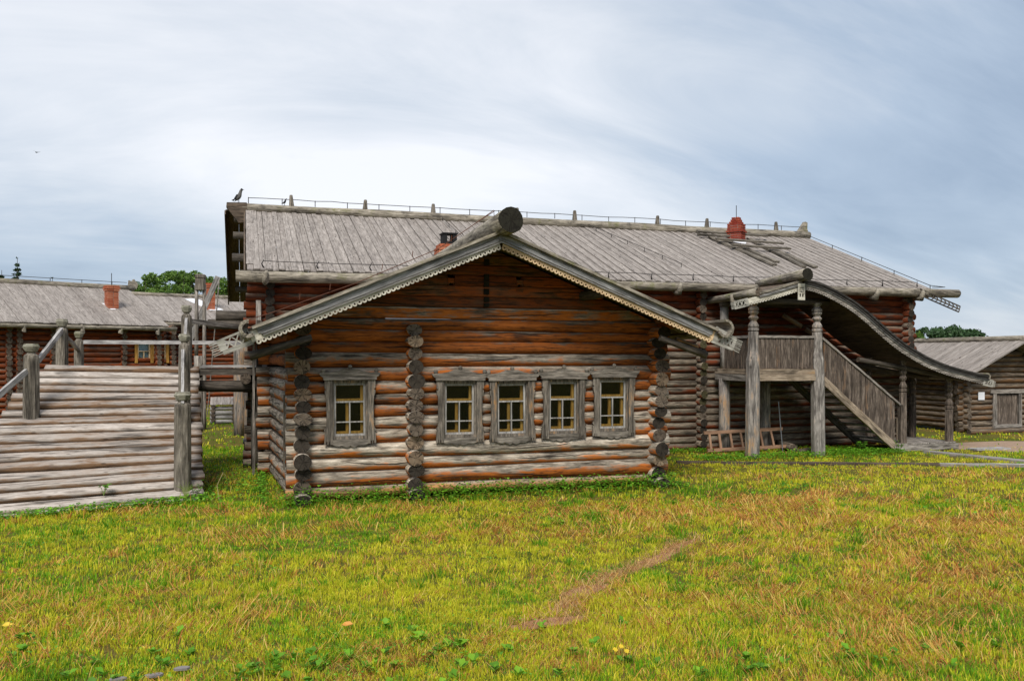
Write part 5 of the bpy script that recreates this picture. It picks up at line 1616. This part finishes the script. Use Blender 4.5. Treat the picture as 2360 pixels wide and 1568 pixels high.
for lab, px, yt, ds, w, cl_ in (('light green bush at the corner of the long house', 2108, 772, 55, 1.2, GREENS), ('dark round tree left of the shed ridge', 2132, 755, 80, 2.0, DARKG), ('dark tree second from the long house corner', 2165, 758, 82, 1.9, DARKG),
                                ('broad dark tree rising over the shed roof', 2192, 755, 84, 2.2, DARKG), ('dark tree sloping down to the shed ridge', 2222, 760, 86, 2.0, DARKG), ('last low dark tree behind the shed ridge', 2248, 766, 86, 1.7, DARKG),
                                ('treetop at the right edge behind the shed peak', 2366, 782, 84, 2.0, DARKG)):
    b, h = tree_px(px, yt, ds); broad_tree(lab, b, h, w, int(px), 'trees beyond the shed', 2600, .2, cl_, shape=1.0)


# ================================================================== BIRDS
def bird(name, label, loc, s_, rz, flying=False, grey=True):
    mb = MB()
    prof = [(-.2, .02, .012), (-.14, .0, .03), (-.08, .02, .055), (0, .05, .075), (.07, .09, .07), (.12, .14, .05), (.15, .18, .045), (.19, .2, .043), (.23, .2, .03)]
    if flying:
        prof = [(-.2, 0, .012), (-.12, 0, .035), (0, 0, .06), (.1, .0, .05), (.17, .01, .04), (.22, .01, .02)]
    else:
        prof = [(x * .62, z_ * 1.5 + .1, r_) for x, z_, r_ in prof]
    mb.tube([(x, 0, z_) for x, z_, r_ in prof], [r_ for x, z_, r_ in prof], 9)
    hx, hz = prof[-1][0], prof[-1][1]
    M = Matrix.Translation(Vector(loc)) @ Matrix.Rotation(rz, 4, 'Z') @ Matrix.Scale(s_, 4)
    root = thing(name, loc, label, 'bird')
    put('body', (mb, [M_crowgrey if grey else M_crow], True), root, M)
    mb = MB(); mb.tube([(hx - .05, 0, hz + .005), (hx - .015, 0, hz + .015), (hx + .02, 0, hz + .01)], [.02, .045, .02], 8)
    put('head', (mb, [M_crow], True), root, M)
    mb = MB(); mb.tube([(hx + .005, 0, hz + .012), (hx + .075, 0, hz)], [.014, .003], 6); put('beak', (mb, [M_crow]), root, M)
    for q in (-1, 1):
        mb = MB()
        if flying:
            mb.prism([(.09, q * .03, .01), (.03, q * .25, .1), (-.02, q * .45, .12), (-.06, q * .3, .08), (-.07, q * .04, .0)], (0, 0, .008))
        else:
            mb.prism([(.05, q * .062, .24), (.0, q * .075, .26), (-.09, q * .06, .16), (-.17, q * .02, .05), (-.05, q * .07, .12)], (0, q * .012, 0))
        put('wing', (mb, [M_crow]), root, M)
        if not flying:
            mb = MB(); mb.tube([(.01, q * .025, .12), (.015, q * .025, -.005)], .008, 5); mb.tube([(-.02, q * .025, .0), (.05, q * .025, .0)], .007, 5)
            put('leg', (mb, [M_crow]), root, M)
    mb = MB(); x0 = prof[0][0]; z0 = prof[0][1]
    mb.prism([(x0 + .06, -.025, z0 + .02), (x0 - .09, -.04, z0 - .045), (x0 - .09, .04, z0 - .045), (x0 + .06, .025, z0 + .02)], (0, 0, .012))
    put('tail', (mb, [M_crow]), root, M)
    return root


bird('crow', 'grey and black crow perched on the left end of the ridge', (at(549, 487, YR_).x, YR_ - .02, ZR + .185), .80, -.6)
p = at(583, 488, YR_)
bird('small_bird', 'tiny dark bird sitting on the ridge beside the first peg', (at(655, 490, YR_).x, YR_ - .1, ZR + .18), .38, .2, grey=False)
bird('flying_bird', 'tiny dark bird flying in the cloudy sky at left', at(85, 351, 60), .55, 2.3, True, False)

# ================================================================== MEADOW
def vnoise(x, y, seed):
    g = np.random.default_rng(seed); T = g.random((64, 64))
    xi = np.floor(x).astype(int); yi = np.floor(y).astype(int); fx = x - xi; fy = y - yi
    fx = fx * fx * (3 - 2 * fx); fy = fy * fy * (3 - 2 * fy)
    a_ = T[xi % 64, yi % 64]; b_ = T[(xi + 1) % 64, yi % 64]; c_ = T[xi % 64, (yi + 1) % 64]; d_ = T[(xi + 1) % 64, (yi + 1) % 64]
    return (a_ * (1 - fx) + b_ * fx) * (1 - fy) + (c_ * (1 - fx) + d_ * fx) * fy


def fbm(x, y, seed, oct=4):
    s_ = 0; amp = .5; tot = 0
    for o in range(oct):
        s_ = s_ + amp * vnoise(x * 2 ** o + 13.7 * o, y * 2 ** o - 7.1 * o, seed + o); tot += amp; amp *= .55
    return s_ / tot


def pix(x, y, z=0):
    d = x * math.sin(TH) + y * math.cos(TH); l = x * math.cos(TH) - y * math.sin(TH)
    return PCX + FOC * l / d, PHY - FOC * (z - EYE) / d


def scatter(n, dmin, dmax, power=1.0, margin=420):
    """points on the ground in and just around the view, between two distances"""
    d = (dmin ** power + (dmax ** power - dmin ** power) * rng.random(n)) ** (1 / power)
    u = rng.uniform(-margin - PCX, 2360 + margin - PCX, n) / FOC
    x = d * (math.sin(TH) + u * math.cos(TH)); y = d * (math.cos(TH) - u * math.sin(TH))
    return x, y


RAMPQ = [(BLc.x, BLc.y), (BRc.x, BRc.y), (TRc.x, TRc.y), (TLc.x, TLc.y)]


def inside_quad(x, y, Q):
    m = np.ones_like(x, bool)
    for i in range(4):
        (x0, y0), (x1, y1) = Q[i], Q[(i + 1) % 4]
        m &= ((x1 - x0) * (y - y0) - (y1 - y0) * (x - x0)) > 0
    return m


def dist_seg(x, y, A, B):
    dx, dy = B.x - A.x, B.y - A.y; L2 = dx * dx + dy * dy
    t = np.clip(((x - A.x) * dx + (y - A.y) * dy) / L2, 0, 1)
    return np.hypot(x - A.x - t * dx, y - A.y - t * dy)


def keep_mask(x, y):
    k_ = ~((x > XL - .1) & (x < XR + .1) & (y > YF - .12))
    k_ &= ~((x > XA) & (y > YW - .1) & (x < XB)); k_ &= ~inside_quad(x, y, RAMPQ)
    k_ &= ~((x > 14.35) & (x < 16.25) & (y > YP - .1) & (y < YPB + .2)); k_ &= ~((x > shx - .2) & (y > shy - .1))
    k_ &= dist_seg(x, y, gp(1560, 1066), gp(2400, 1075)) > .12
    k_ &= dist_seg(x, y, gp(2135, 1043), gp(2420, 1071)) > .17
    for (cx, cy, rx, ry, an) in BARE:
        ux = (x - cx) * math.cos(an) + (y - cy) * math.sin(an); uy = -(x - cx) * math.sin(an) + (y - cy) * math.cos(an)
        q = (ux / rx) ** 2 + (uy / ry) ** 2
        k_ &= ~((q < 1.0) & (rng.random(len(x)) < .93))
    return k_


def hay_amount(x, y):
    """how much of the turf is cut, dry hay (0..1), after the photograph: strongest at the right and along a middle band"""
    px, py = pix(x, y)
    n_ = .6 * fbm(x * .55 + 4, y * .8, 21) + .4 * fbm(x * 1.7 + 2, y * 2.2, 23)
    b_ = np.exp(-((px - 2080) / 430) ** 2 - ((py - 1330) / 130) ** 2) * .36 + np.exp(-((px - 1000) / 1300) ** 2 - ((py - 1300) / 130) ** 2) * .20 - np.exp(-((py - 1570) / 90) ** 2) * .22
    b_ += np.exp(-((px - 2250) / 300) ** 2 - ((py - 1400) / 90) ** 2) * .15
    b_ -= np.exp(-((px - 560) / 170) ** 2 - ((py - 1060) / 110) ** 2) * .6
    wall = np.exp(-np.abs(y - (YF - .55)) / .45) * ((x > XL - .5) & (x < XR + .4)) * .5
    lft = np.exp(-((px - 150) / 260) ** 2 - ((py - 1270) / 60) ** 2) * .4
    return np.clip((n_ - .5) * 3.8 + .20 + b_ - wall - lft, 0, 1)


def blades(name, x, y, h, w, lean, colr, yaw=None):
    n = len(x); z = gz(x, y)
    yaw = rng.uniform(0, 2 * np.pi, n) if yaw is None else yaw; fx, fy = np.cos(yaw), np.sin(yaw)          # leaning direction
    vyaw = rng.uniform(-1.0, 1.0, n) + math.pi / 2 - TH                               # width mostly faces the viewer, varied
    wx, wy = np.cos(vyaw + math.pi / 2), np.sin(vyaw + math.pi / 2)
    up1 = h * .55 * np.cos(lean * .6); out1 = h * .55 * np.sin(lean * .6)
    up2 = up1 + h * .45 * np.cos(lean * 1.5); out2 = out1 + h * .45 * np.sin(lean * 1.5)
    z0 = z - .004
    V = np.empty((n, 5, 3))
    for k_, (u_, o_, ww) in enumerate(((0, 0, .8), (0, 0, .8), (up1, out1, 1.0), (up1, out1, 1.0), (up2, out2, 0))):
        s_ = (-1 if k_ in (0, 3) else 1) * (0 if k_ == 4 else ww) * w * .5
        V[:, k_, 0] = x + fx * o_ + wx * s_; V[:, k_, 1] = y + fy * o_ + wy * s_; V[:, k_, 2] = z0 + np.maximum(u_, .004 if k_ > 1 else 0)
    base = np.arange(n) * 5
    loops = np.stack([base, base + 1, base + 2, base + 3, base + 3, base + 2, base + 4], 1).ravel().astype(np.int32)
    starts = np.stack([np.arange(n) * 7, np.arange(n) * 7 + 4], 1).ravel().astype(np.int32)
    tot = np.tile(np.array([4, 3], np.int32), n)
    me = bpy.data.meshes.new(name); me.vertices.add(n * 5); me.vertices.foreach_set('co', V.ravel())
    me.loops.add(n * 7); me.loops.foreach_set('vertex_index', loops)
    me.polygons.add(n * 2); me.polygons.foreach_set('loop_start', starts); me.polygons.foreach_set('loop_total', tot)
    me.update(calc_edges=True)
    at_ = me.attributes.new('tint', 'FLOAT_COLOR', 'POINT'); C_ = np.ones((n, 5, 4)); C_[:, :, :3] = colr[:, None, :]
    at_.data.foreach_set('color', C_.ravel()); me.materials.append(M_grass)
    return me


LUSH = np.array([(.14, .34, .010), (.20, .42, .014), (.10, .25, .010), (.28, .47, .018)])
YELL = np.array([(.53, .54, .022), (.62, .57, .03), (.42, .48, .018), (.67, .59, .055)])
HAY = np.array([(.66, .42, .09), (.58, .26, .06), (.72, .52, .15), (.42, .15, .04), (.62, .32, .08)])


def pick(P, n):
    return P[rng.integers(0, len(P), n)] * rng.uniform(.75, 1.2, n)[:, None]


def turf(n, per, spread, dmin, dmax, hm, wm, power):
    """tufts of blades that share a colour, a height and a way of falling"""
    x, y = scatter(n // per, dmin, dmax, power); nt_ = len(x)
    hay = hay_amount(x, y)
    lush = np.clip((fbm(x * .7 + 9, y * .9 + 3, 33) - .5) * 3.0 + .36 - hay * .45, 0, 1)
    px, py = pix(x, y)
    lush = np.clip(lush + np.exp(-((px - 560) / 170) ** 2 - ((py - 1060) / 110) ** 2) * .5 + np.exp(-np.abs(y - (YF - .5)) / .5) * ((x > XL - .6) & (x < XR + .5)) * .5 + np.exp(-((py - 1560) / 70) ** 2) * .25 + np.exp(-((px - 150) / 260) ** 2 - ((py - 1270) / 60) ** 2) * .35, 0, 1)
    kind = np.zeros(nt_, int); kind[rng.random(nt_) < lush * .85] = 1; kind[rng.random(nt_) < hay * .48] = 2
    th = hm * rng.uniform(.5, 1.3, nt_) * (.6 + .8 * fbm(x * 1.3, y * 1.3, 55)); tyaw = rng.uniform(0, 6.283, nt_)
    tone = rng.uniform(.72, 1.25, nt_)
    i = np.repeat(np.arange(nt_), per); m = len(i)
    ox, oy = rng.normal(0, spread, m), rng.normal(0, spread, m)
    bx, by = x[i] + ox, y[i] + oy; k_ = keep_mask(bx, by); i, bx, by, ox, oy = i[k_], bx[k_], by[k_], ox[k_], oy[k_]; m = len(i)
    kd = kind[i].copy(); sw = rng.random(m); kd[sw < .12] = 0; kd[(sw > .12) & (sw < .145)] = 2
    c_ = pick(YELL, m); c_[kd == 1] = pick(LUSH, (kd == 1).sum()); c_[kd == 2] = pick(HAY, (kd == 2).sum()); c_ *= tone[i][:, None]
    h = th[i] * rng.uniform(.55, 1.15, m)
    lean = rng.gamma(2.0, .2, m); lean[kd == 2] += rng.uniform(.25, .9, (kd == 2).sum()); lean = np.clip(lean, 0, 1.35)
    yaw = np.where(kd == 2, tyaw[i] + rng.normal(0, .6, m), np.arctan2(oy, ox) + rng.normal(0, .8, m))
    return bx, by, h, wm * rng.uniform(.6, 1.3, m), lean, c_, yaw


ACC = [[] for _ in range(7)]
for args in ((205000, 13, .032, 4.6, 8.2, .060, .0058, 1.5), (165000, 12, .04, 8.0, 13.0, .060, .0082, 1.5), (112000, 10, .055, 12.6, 21.0, .062, .013, 1.4), (42000, 8, .10, 20, 44, .08, .028, 1.3)):
    for lst, v in zip(ACC, turf(*args)):
        lst.append(v)
# taller rank clumps left by the scythe
cx_, cy_ = scatter(420, 4.9, 15, 1.3); i = np.repeat(np.arange(420), 38); ox, oy = rng.normal(0, .05, len(i)), rng.normal(0, .05, len(i))
bx, by = cx_[i] + ox, cy_[i] + oy; k_ = keep_mask(bx, by); i, bx, by, ox, oy = i[k_], bx[k_], by[k_], ox[k_], oy[k_]
dk = rng.random(420) < .62; ch_ = rng.uniform(.07, .16, 420)
c_ = np.where(dk[i][:, None], pick(LUSH * .8, len(i)), pick(np.concatenate([HAY, YELL]), len(i)))
for lst, v in zip(ACC, (bx, by, ch_[i] * rng.uniform(.5, 1.1, len(i)), .0065 * np.clip(np.hypot(bx, by) / 7, .9, 1.9), np.clip(rng.gamma(2.2, .26, len(i)), 0, 1.3), c_, np.arctan2(oy, ox) + rng.normal(0, .5, len(i)))):
    lst.append(v)
ACC = [np.concatenate(v) for v in ACC]
put('grass', blades('grass', *ACC),
    kind='stuff', label='short mown yellow-green meadow grass', category='grass')
# cut hay lying in loose swathes
x, y = scatter(75000, 4.8, 16, 1.3); k_ = keep_mask(x, y); x, y = x[k_], y[k_]
hay = hay_amount(x, y); k_ = rng.random(len(x)) < hay ** 1.5 * .9; x, y = x[k_], y[k_]; n = len(x)
c_ = pick(HAY, n)
put('cut_hay', blades('cut_hay', x, y, rng.uniform(.10, .28, n), rng.uniform(.004, .0075, n) * np.clip(np.hypot(x, y) / 7, .8, 2.0), rng.uniform(1.12, 1.42, n), c_, fbm(x * 1.1, y * 1.1, 91) * 14 + rng.normal(0, .5, n)),
    kind='stuff', label='dry reddish cut hay strewn over the turf', category='hay')
# straw on the worn path
xs_l, ys_l = [], []
for (cx, cy, rx, ry, an) in BARE[:8]:
    t = rng.uniform(0, 2 * np.pi, 150); q = np.sqrt(rng.random(150)) * 1.25; ax_, by_ = rx * q * np.cos(t), ry * q * np.sin(t)
    xs_l.append(cx + ax_ * math.cos(an) - by_ * math.sin(an)); ys_l.append(cy + ax_ * math.sin(an) + by_ * math.cos(an))
x, y = np.concatenate(xs_l), np.concatenate(ys_l); n = len(x)
put('straw', blades('straw', x, y, rng.uniform(.08, .26, n), np.full(n, .005), rng.uniform(1.25, 1.45, n), pick(np.array([(.58, .36, .14), (.66, .45, .2), (.45, .24, .09)]), n)), kind='stuff', label='thin pale straws scattered on the bare path', category='straw')
# tall stalks
x, y = scatter(2200, 5, 17, 1.3); k_ = keep_mask(x, y); x, y = x[k_], y[k_]; n = len(x)
put('seed_stalks', blades('seed_stalks', x, y, rng.uniform(.10, .22, n), rng.uniform(.003, .006, n) * np.clip(np.hypot(x, y) / 7, .8, 2.0), rng.uniform(.05, .6, n), pick(np.concatenate([HAY[:3], YELL]), n)), kind='stuff', label='taller pale seed stalks standing in the grass', category='grass')


def leaf_mesh(name, x, y, z, r, tilt, colr, mat=M_leaf):
    """small broad leaves: a kite folded along its midrib"""
    n = len(x); yaw = rng.uniform(0, 2 * np.pi, n); fx, fy = np.cos(yaw), np.sin(yaw)
    V = np.empty((n, 4, 3))
    for k_, (l, s_, u_) in enumerate(((0, 0, 0), (.5, -.42, .12), (1, 0, -.05), (.5, .42, .12))):
        lo = l * np.cos(tilt); V[:, k_, 0] = x + r * (fx * lo - fy * s_); V[:, k_, 1] = y + r * (fy * lo + fx * s_); V[:, k_, 2] = z + r * (l * np.sin(tilt) + u_)
    b = np.arange(n) * 4
    loops = np.stack([b, b + 1, b + 2, b, b + 2, b + 3], 1).ravel().astype(np.int32)
    me = bpy.data.meshes.new(name); me.vertices.add(n * 4); me.vertices.foreach_set('co', V.ravel())
    me.loops.add(n * 6); me.loops.foreach_set('vertex_index', loops); me.polygons.add(n * 2)
    me.polygons.foreach_set('loop_start', np.arange(0, n * 6, 3, dtype=np.int32)); me.polygons.foreach_set('loop_total', np.full(n * 2, 3, np.int32))
    me.update(calc_edges=True)
    at_ = me.attributes.new('tint', 'FLOAT_COLOR', 'POINT'); C_ = np.ones((n, 4, 4)); C_[:, :, :3] = colr[:, None, :]
    at_.data.foreach_set('color', C_.ravel()); me.materials.append(mat)
    return me


# clover and low weeds in the greener patches, thick along the foot of the walls
x, y = scatter(70000, 4.7, 20, 1.3); k_ = keep_mask(x, y); x, y = x[k_], y[k_]
px, py = pix(x, y)
want = np.clip((fbm(x * .8 + 31, y * .9 + 11, 77) - .56) * 3.2, 0, 1) * (1 - hay_amount(x, y) * .8)
want = np.maximum(want, np.exp(-np.abs(y - (YF - .35)) / .28) * ((x > XL - .5) & (x < XR + .4)) * .95)
want = np.maximum(want, np.exp(-((px - 560) / 110) ** 2 - ((py - 1130) / 45) ** 2) * .9)
want = np.maximum(want, np.exp(-np.abs(y - 16.25) / .5) * ((x > 9.3) & (x < 14.5)) * .8)
want = np.maximum(want, np.exp(-((px - 850) / 330) ** 2 - ((py - 1520) / 55) ** 2) * .75); want = np.maximum(want, np.exp(-((px - 120) / 200) ** 2 - ((py - 1520) / 50) ** 2) * .6)
k_ = rng.random(len(x)) < want; x, y = x[k_], y[k_]
band = []
for (A, B, wdt, cnt) in ((Vector((XL - .3, YF - .3, 0)), Vector((XR + .4, YF - .3, 0)), .2, 5200), (Vector((XL - .55, YF, 0)), Vector((XL - .5, YB, 0)), .5, 500), (Vector((9.2, 16.15, 0)), Vector((14.5, 16.15, 0)), .3, 3600),
                         (Vector((6.9, 17.6, 0)), Vector((10.3, 17.55, 0)), .14, 1500), (Vector((12.6, 16.9, 0)), Vector((14.4, 16.2, 0)), .35, 1600), (BLc + Vector((0, -.2, 0)), BRc + Vector((.1, -.2, 0)), .13, 2600)):
    t_ = rng.random(cnt); lump = .35 + 1.3 * fbm(t_ * 17 + A.x, t_ * 0 + A.y, 61)
    sel = rng.random(cnt) < lump
    band.append(np.stack([A.x + (B.x - A.x) * t_ + rng.normal(0, .04, cnt), A.y + (B.y - A.y) * t_ + rng.normal(0, wdt, cnt)])[:, sel])
band = np.concatenate(band, 1); kb = keep_mask(band[0], band[1])
x = np.concatenate([x, band[0][kb]]); y = np.concatenate([y, band[1][kb]]); n = len(x)
hh = rng.uniform(.02, .10, n) + np.exp(-np.abs(y - (YF - .3)) / .2) * rng.uniform(0, .22, n) * ((x > XL - .4) & (x < XR + .3))
put('clover', leaf_mesh('clover', x, y, gz(x, y) + hh, rng.uniform(.016, .036, n) * np.clip(np.hypot(x, y) / 8, .9, 1.8), rng.uniform(-.2, .7, n), pick(np.array([(.10, .28, .012), (.16, .37, .02), (.07, .20, .012), (.2, .40, .03)]), n)),
    kind='stuff', label='low green clover and weeds among the grass', category='ground cover')
# broad plantain rosettes in the foreground
x0, y0 = [], []
for (pxc, pyc, sx, sy, m_) in ((860, 1535, 170, 24, 22), (980, 1478, 70, 20, 10), (1300, 1490, 140, 30, 6), (330, 1535, 160, 25, 12), (1700, 1545, 300, 16, 10), (620, 1545, 120, 18, 10), (60, 1520, 50, 30, 6), (2050, 1515, 200, 30, 6)):
    for _ in range(m_):
        p = gp(R.gauss(pxc, sx), min(1585, R.gauss(pyc, sy))); x0.append(p.x); y0.append(p.y)
xs_l, ys_l = [], []
for a_, b_ in zip(x0, y0):
    m_ = R.randint(5, 9); xs_l.append(np.full(m_, a_)); ys_l.append(np.full(m_, b_))
x, y = np.concatenate(xs_l) , np.concatenate(ys_l); n = len(x)
put('plantain_leaves', leaf_mesh('plantain_leaves', x, y, gz(x, y) + rng.uniform(.0, .05, n), rng.uniform(.03, .085, n), rng.uniform(.15, .95, n), pick(np.array([(.14, .33, .016), (.19, .38, .02), (.10, .25, .014)]), n)), kind='stuff', label='broad plantain leaves in the foreground grass', category='ground cover')


# single plants and litter one can point at
def sprig(name, label, cat, loc, h, leaves, r_, cols, seed):
    g = random.Random(seed); root = thing(name, loc, label, cat); b = Vector(loc)
    mb = MB(); pts = []
    for i in range(max(2, leaves // 5)):
        a_ = g.uniform(0, 6.28); top = b + Vector((math.cos(a_) * h * .35, math.sin(a_) * h * .35, h * g.uniform(.6, 1)))
        mb.tube([b, b.lerp(top, .5) + Vector((0, 0, h * .08)), top], [.005, .004, .002], 4); pts.append(top)
    put('stem', (mb, [plain(name + '_stem', (.12, .19, .03))]), root)
    P = [g.choice(pts).lerp(b + Vector((0, 0, h * .3)), g.uniform(0, .7)) for _ in range(leaves)]
    n = leaves
    put('leaves', leaf_mesh('leaves', np.array([p_.x for p_ in P]), np.array([p_.y for p_ in P]), np.array([p_.z for p_ in P]), rng.uniform(.6, 1.2, n) * r_, rng.uniform(-.3, .8, n), pick(np.array(cols), n)), root)
    return root


GC = [(.10, .26, .02), (.14, .32, .03), (.08, .2, .015)]
sprig('weed', 'leafy green weed sprouting between the lowest ramp logs', 'weed', ramp_pt(.62, .09) + Vector((0, -.1, -.02)), .2, 22, .06, GC, 4)
sprig('weed', 'green weed growing against the base of the ramp post', 'weed', gp(452, 1150), .3, 20, .06, GC, 9)
sprig('weed', 'leafy weed beside the lowest corner log of the house', 'weed', gp(720, 1148), .22, 26, .06, GC, 14)
sprig('weed', 'bushy green weed under the right end of the log wall', 'weed', gp(1425, 1116), .28, 46, .06, GC, 19)
sprig('weed', 'green weed under the wall below the second window', 'weed', gp(1205, 1131), .2, 34, .055, GC, 24)
sprig('weed', 'large leafed burdock beside the porch stairs', 'weed', gp(1985, 1042), .3, 36, .1, GC, 29)
sprig('weed', 'pale green weed by the corner of the porch platform', 'weed', gp(2070, 1046), .34, 30, .06, [(.2, .33, .06), (.15, .28, .04)], 33)
mb = MB(); p = gp(505, 1150)
mb.tube([p, p + Vector((-.03, 0, .22)), p + Vector((.06, 0, .42)), p + Vector((.1, 0, .36))], [.006, .005, .004, .003], 5)
tag(put('dry_stalk', (mb, [plain('dry_stalk_straw', (.42, .36, .16))])), 'single tall bent dry stalk between ramp and house', 'stalk')
mb = MB(); p = gp(430, 1150)
for i in range(7):
    a_ = -.5 + i * .17; mb.tube([Vector((0, 0, 0)), Vector((a_ * .12, -.03, .2)), Vector((a_ * .32, -.06, .33 - abs(a_) * .15))], [.005, .006, .001], 4)
tag(put('grass_tuft', (mb, [plain('tuft_green', (.2, .27, .04))]), None, Matrix.Translation(p + Vector((0, -.12, 0)))), 'tuft of long grass standing before the capped ramp post', 'grass')
for px, py, lab, cc in ((18, 1457, 'yellow fallen leaf in the grass at the left edge', (.62, .45, .03)), (800, 1458, 'orange fallen leaf lying in the lower middle grass', (.55, .25, .04))):
    p = gp(px, py); p.z = float(gz(p.x, p.y)) + .07
    mb = MB(); mb.add([(-.07, 0, 0), (-.02, -.05, .012), (.05, -.035, .02), (.08, 0, 0), (.04, .04, .02), (-.03, .045, .012), (0, 0, -.008)], [(0, 1, 6), (1, 2, 6), (2, 3, 6), (3, 4, 6), (4, 5, 6), (5, 0, 6)])
    mb.add([(x_, y_, z_ - .003) for x_, y_, z_ in mb.v], [(0, 6, 1), (1, 6, 2), (2, 6, 3), (3, 6, 4), (4, 6, 5), (5, 6, 0)])
    tag(put('fallen_leaf', (mb, [plain('leaf_%d' % px, cc, .6)]), None, Matrix.Translation(p) @ Matrix.Rotation(.35, 4, 'X') @ Matrix.Scale(.6, 4)), lab, 'leaf')
p = gp(1428, 1520); fl = thing('yellow_flowers', p, 'small yellow flower heads low in the right foreground grass', 'flower')
for (ox, oy, oz) in ((-.05, 0, .08), (.03, .02, .09), (.06, -.03, .07)):
    mb = MB()
    for k in range(8):
        a_ = k * math.pi / 4; mb.add([(0, 0, 0), (.03 * math.cos(a_ - .3), .03 * math.sin(a_ - .3), .012), (.045 * math.cos(a_), .045 * math.sin(a_), .008), (.03 * math.cos(a_ + .3), .03 * math.sin(a_ + .3), .012)], [(0, 1, 2, 3)])
    put('flower_head', (mb, [plain('petal_yellow', (.75, .55, .03), .6)]), fl, Matrix.Translation(p + Vector((ox * .7, oy, oz))) @ Matrix.Rotation(.6, 4, 'X') @ Matrix.Scale(.5, 4))
    mb = MB(); mb.tube([p + Vector((ox, oy, 0)), p + Vector((ox, oy, oz))], .003, 4); put('stem', (mb, [plain('flower_stem', (.12, .2, .03))]), fl)
for i, (px, py, lab) in enumerate(((420, 1537, 'flat grey stone nearest the middle of the three in the grass'), (357, 1553, 'flat grey stone second from the bottom left in the grass'), (270, 1565, 'flat grey stone at the bottom edge of the grass'))):
    p = gp(px, py); p.z = float(gz(p.x, p.y)) + .035
    mb = MB(); pts = [(.09 * math.cos(t) * R.uniform(.7, 1.1), .06 * math.sin(t) * R.uniform(.7, 1.1), 0) for t in np.linspace(0, 6.283, 9)[:-1]]
    mb.prism([(x_ * .7, y_ * .6, z_) for x_, y_, z_ in pts], (0, 0, .015)); tag(put('flat_stone', (mb, [M_stone]), None, Matrix.Translation(p)), lab, 'stone', 'flat stones in the foreground')
